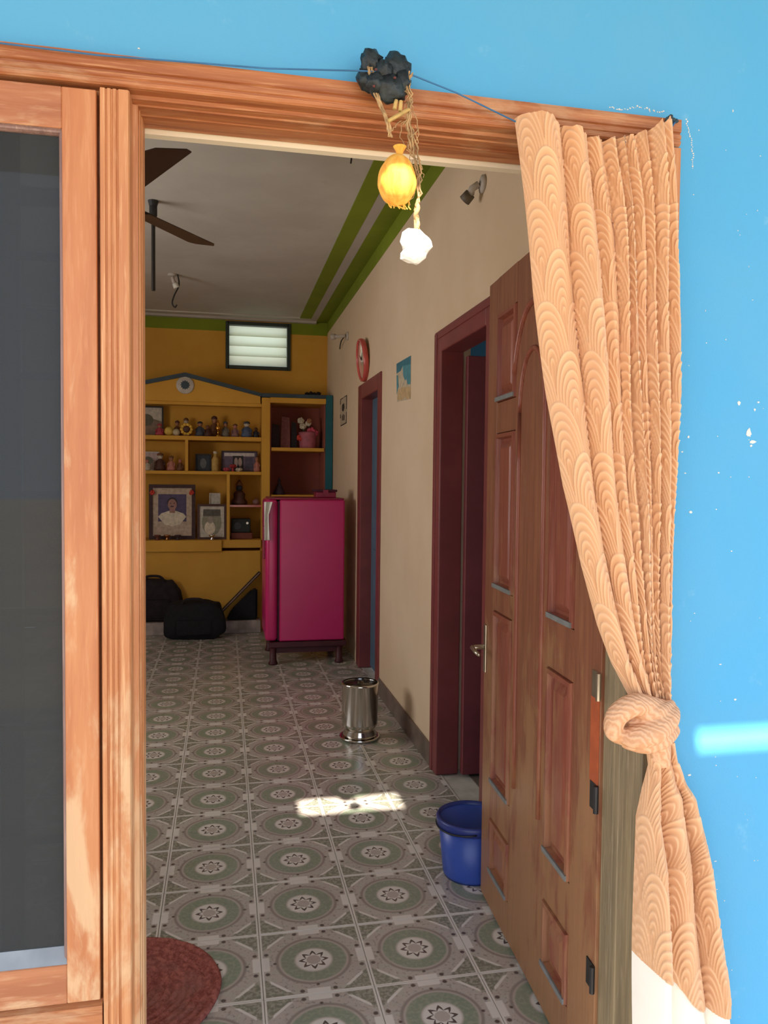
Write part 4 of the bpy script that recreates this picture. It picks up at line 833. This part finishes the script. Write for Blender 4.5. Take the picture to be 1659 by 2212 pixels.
rg = thing('round_rug', 'round red braided rug on the tiled floor inside the door', 'rug', (rc[0], rc[1], 0)); prof = [(0.0005, .006)]
for i in range(1, 13):
    r0 = RR*(i-1)/12; r1 = RR*i/12; prof += [(r0+.25*(r1-r0), .010), (r0+.6*(r1-r0), .011), (r1-.001, .006)]
prof += [(RR, .001)]; bm = bm_(); lathe(bm, prof, (rc[0], rc[1], 0), 96)
for v in bm.verts:
    n = mnoise.noise(Vector((v.co.x*26, v.co.y*26, 0))); rr_ = math.hypot(v.co.x-rc[0], v.co.y-rc[1])
    if v.co.z > .004: v.co.z += .0035*n
    if rr_ > RR*.6: 
        k = 1+.018*mnoise.noise(Vector((v.co.x*9, v.co.y*9, 4))); v.co.x = rc[0]+(v.co.x-rc[0])*k; v.co.y = rc[1]+(v.co.y-rc[1])*k
obj('braid', bm, M['rug'], rg, True)
# ------------------------------------------------------------------ ceiling fan, rod, fittings
hub = Vector((-.46, 3.43, 2.55)); fn = thing('ceiling_fan', 'dark brown three-blade ceiling fan', 'fan', (hub.x, hub.y, ZC))
bm = bm_(); lathe(bm, [(.05, -.055), (.10, -.05), (.125, -.02), (.125, .03), (.09, .06), (.03, .08), (.018, .10)], hub, 32); obj('motor', bm, M['fanbrown'], fn, True)
bm = bm_(); tube(bm, [hub+Vector((0, 0, .08)), (hub.x, hub.y, ZC-.02)], .012, 10); obj('down_rod', bm, M['fanbrown'], fn, True)
bm = bm_(); lathe(bm, [(.02, -.10), (.06, -.03), (.065, 0)], (hub.x, hub.y, ZC), 24); obj('canopy', bm, M['fanbrown'], fn, True)
t2 = px(440, 528, 2, 2.55); a2 = math.atan2(t2.y-hub.y, t2.x-hub.x)
for i in range(3):
    a = a2 + i*2*PI/3; d = Vector((math.cos(a), math.sin(a), 0)); e = Vector((-d.y, d.x, 0)); bm = bm_(); tl = math.radians(12)
    ez = e*math.cos(tl)+Vector((0, 0, math.sin(tl)))
    pts = [(.16, -.065), (.60, -.085), (.64, -.055), (.645, .06), (.62, .088), (.16, .065)]
    prism(bm, [hub+d*r+ez*w+Vector((0, 0, .0)) for r, w in pts], .004, (0, 0, 1)); bl = obj('blade', bm, M['fanbrown'], fn)
    bm = bm_(); prism(bm, [hub+d*r+e*w+Vector((0, 0, .004)) for r, w in ((.10, -.025), (.22, -.035), (.22, .035), (.10, .025))], .005, (0, 0, 1)); obj('blade_bracket', bm, M['iron'], bl)
rt = px(331, 434, 2, ZC); rb = px(333, 628, 1, rt.y)
rd_ = thing('ceiling_rod', 'thin dark rod hanging from the ceiling beyond the fan', 'rod', (rt.x, rt.y, ZC))
bm = bm_(); tube(bm, [(rt.x, rt.y, ZC-.02), (rt.x, rt.y, rb.z)], .011, 10); obj('shaft', bm, M['rodblack'], rd_)
bm = bm_(); lathe(bm, [(.016, -.10), (.022, -.08), (.022, -.03), (.03, 0)], (rt.x, rt.y, ZC), 14); obj('hook_sleeve', bm, M['iron'], rd_)
def lampholder(lab, base, axis, tip, m):
    base = Vector(base); ax = Vector(axis); t = thing('lamp_holder', lab, 'lamp holder', base)
    bm = bm_(); lathe(bm, [(.035, 0), (.035, .010), (.02, .016)], base, 18, ax); obj('base_plate', bm, M['ceilgrey'], t, True)
    p1 = base+ax*.02; p2 = base+Vector(tip); bm = bm_(); tube(bm, [p1, (p1+p2)/2+ax*.01, p2], [.013, .014, .016], 10); obj('arm', bm, M['ceilgrey'], t, True)
    d = (p2-p1).normalized(); bm = bm_(); tube(bm, [p2, p2+d*.035], [.022, .024], 12); obj('socket', bm, m, t, True); return t
b0 = px(1045, 398, 0, XR); lampholder('pale lamp holder with dark socket high on the cream wall above an inner door', b0, (-1, 0, 0), (-.045, .03, -.03), cm('holder_grey', (104, 94, 80)))
b1_ = px(752, 726, 0, XR); lampholder('pale lamp holder high on the cream wall near the shelf unit', b1_, (-1, 0, 0), (-.10, .05, .0), M['ceilgrey'])
bm = bm_(); tube(bm, spline([b1_+Vector((-.005, .05, .02)), b1_+Vector((-.03, .18, -.01)), b1_+Vector((-.01, .40, -.04))], 5), .005, 6); single('loose_wire', 'loose dark wire on the cream wall near the shelf unit', 'wire', bm, M['rodblack'], b1_+Vector((0, .05, 0)))
hk = px(372, 592, 2, ZC)
lampholder('white ceiling lamp holder beyond the dark rod', hk, (0, 0, -1), (.02, 0, -.07), M['white'])
bm = bm_(); tube(bm, spline([hk+Vector((.04, 0, -.002)), hk+Vector((.05, 0, -.08)), hk+Vector((.015, 0, -.16)), hk+Vector((0, 0, -.22)), hk+Vector((.02, 0, -.25)), hk+Vector((.035, 0, -.23))], 6), .006, 6); single('loose_wire', 'curled dark wire dangling from the ceiling lamp holder', 'wire', bm, M['rodblack'], hk)
for dx, l in ((0, .05), (.02, .085)):
    w0 = px(748, 312, 2, ZC)+Vector((dx, 0, 0)); bm = bm_(); tube(bm, spline([w0, w0+Vector((.006, 0, -l*.5)), w0+Vector((.002, 0, -l))], 4), .004, 6); single('ceiling_wire', ('shorter' if l < .06 else 'longer') + ' wire end sticking out of the ceiling by the green bands', 'wire', bm, M['rodblack'], w0, 'wire ends by the green bands')
# ------------------------------------------------------------------ on the cream wall
ck = px(791, 778, 0, XR); cl = thing('wall_clock', 'round wall clock with a pink-red rim above the far door', 'clock', ck-Vector((0, 0, .15))); axc = Vector((-1, 0, -.10)).normalized()
bm = bm_(); lathe(bm, [(.150, 0), (.155, .015), (.150, .034), (.140, .036), (.137, .022)], ck+Vector((-.012, 0, 0)), 48, axc, close=False); obj('rim', bm, plain('clock_pink_rim', (206, 92, 84), .25), cl, True)
bm = bm_(); lathe(bm, [(.0, .006), (.138, .006), (.138, .020), (0, .020)], ck+Vector((-.012, 0, 0)), 48, axc, close=False); obj('face', bm, plain('clock_mirror_face', (226, 196, 170), .08, .02, 4, .3), cl)
for a, l in ((.6, .08), (2.2, .06)):
    c = ck+axc*.024+Vector((-.012, 0, 0)); bm = bm_(); tube(bm, [c, c+Vector((0, math.cos(a)*l, math.sin(a)*l))], .003, 5); obj('clock_hand', bm, M['iron'], cl)
obj('back', lathe(bm_(), [(.06, -.006), (.06, .008)], ck, 20, (-1, 0, 0)), M['iron'], cl)
def poster(name, lab, pts, m, draw):
    P_ = [px(x, y, 0, XR-.0005) for x, y in pts]; t = thing(name, lab, 'poster', P_[0]); obj('sheet', prism(bm_(), P_, .0012, (-1, 0, 0)), m, t)
    def sub(nm, uv, d, col):
        A, B, C2, D_ = P_; Q = []
        for u, v in uv: Q.append(((A*(1-u)+B*u)*(1-v)+(D_*(1-u)+C2*u)*v)+Vector((-.0012-.0002, 0, 0)))
        obj(nm, prism(bm_(), Q, .0006*d, (-1, 0, 0)), col, t)
    draw(sub); return t
pale = cm('print_paper', (206, 188, 160)); aqua = cm('print_aqua', (86, 148, 158)); aq2 = cm('print_teal', (60, 120, 136)); sandc = cm('print_sand', (206, 174, 128))
def d1_(sub):
    sub('print_sky', [(0, 0), (1, 0), (1, .20), (.45, .14), (.30, .24), (0, .26)], 1, aq2)
    sub('print_sea', [(.45, .14), (1, .20), (1, .66), (.80, .64), (.72, .5), (.62, .52), (.50, .4)], 1.5, aqua)
    sub('print_edge', [(0, .3), (.1, .32), (.16, .62), (.1, .66), (0, .8)], 1.5, aqua)
    sub('print_sand', [(.1, .70), (.45, .66), (1, .72), (1, .96), (.85, 1), (.6, .92), (.4, .98), (.05, .96)], 1, sandc)
poster('wall_poster', 'torn aqua and sand coloured poster on the cream wall between the doors', [(857, 786), (888, 768), (887, 862), (858, 868)], pale, d1_)
ink = cm('print_ink', (58, 52, 52))
def d2_(sub):
    for uv in ([(0, 0), (.5, 0), (.5, .03), (0, .03)], [(.6, 0), (1, 0), (1, .03), (.6, .03)], [(.9, 0), (1, 0), (1, .5), (.9, .48)], [(.92, .6), (1, .6), (1, 1), (.92, 1)], [(.1, .96), (1, .96), (1, 1), (.1, 1)], [(0, .05), (.1, .05), (.1, .2), (0, .2)], [(0, .55), (.1, .55), (.12, .7), (0, .7)]): sub('print_border', uv, 1, ink)
    sub('print_figure', [(.3, .25), (.6, .22), (.68, .4), (.5, .52), (.3, .45)], 1, ink); sub('print_figure', [(.25, .65), (.5, .6), (.75, .7), (.7, .85), (.3, .82)], 1, cm('print_fadedink', (120, 108, 98)))
poster('wall_print', 'small black and white bordered print beside the shelf unit', [(735, 863), (750, 853), (749, 914), (735, 922)], pale, d2_)
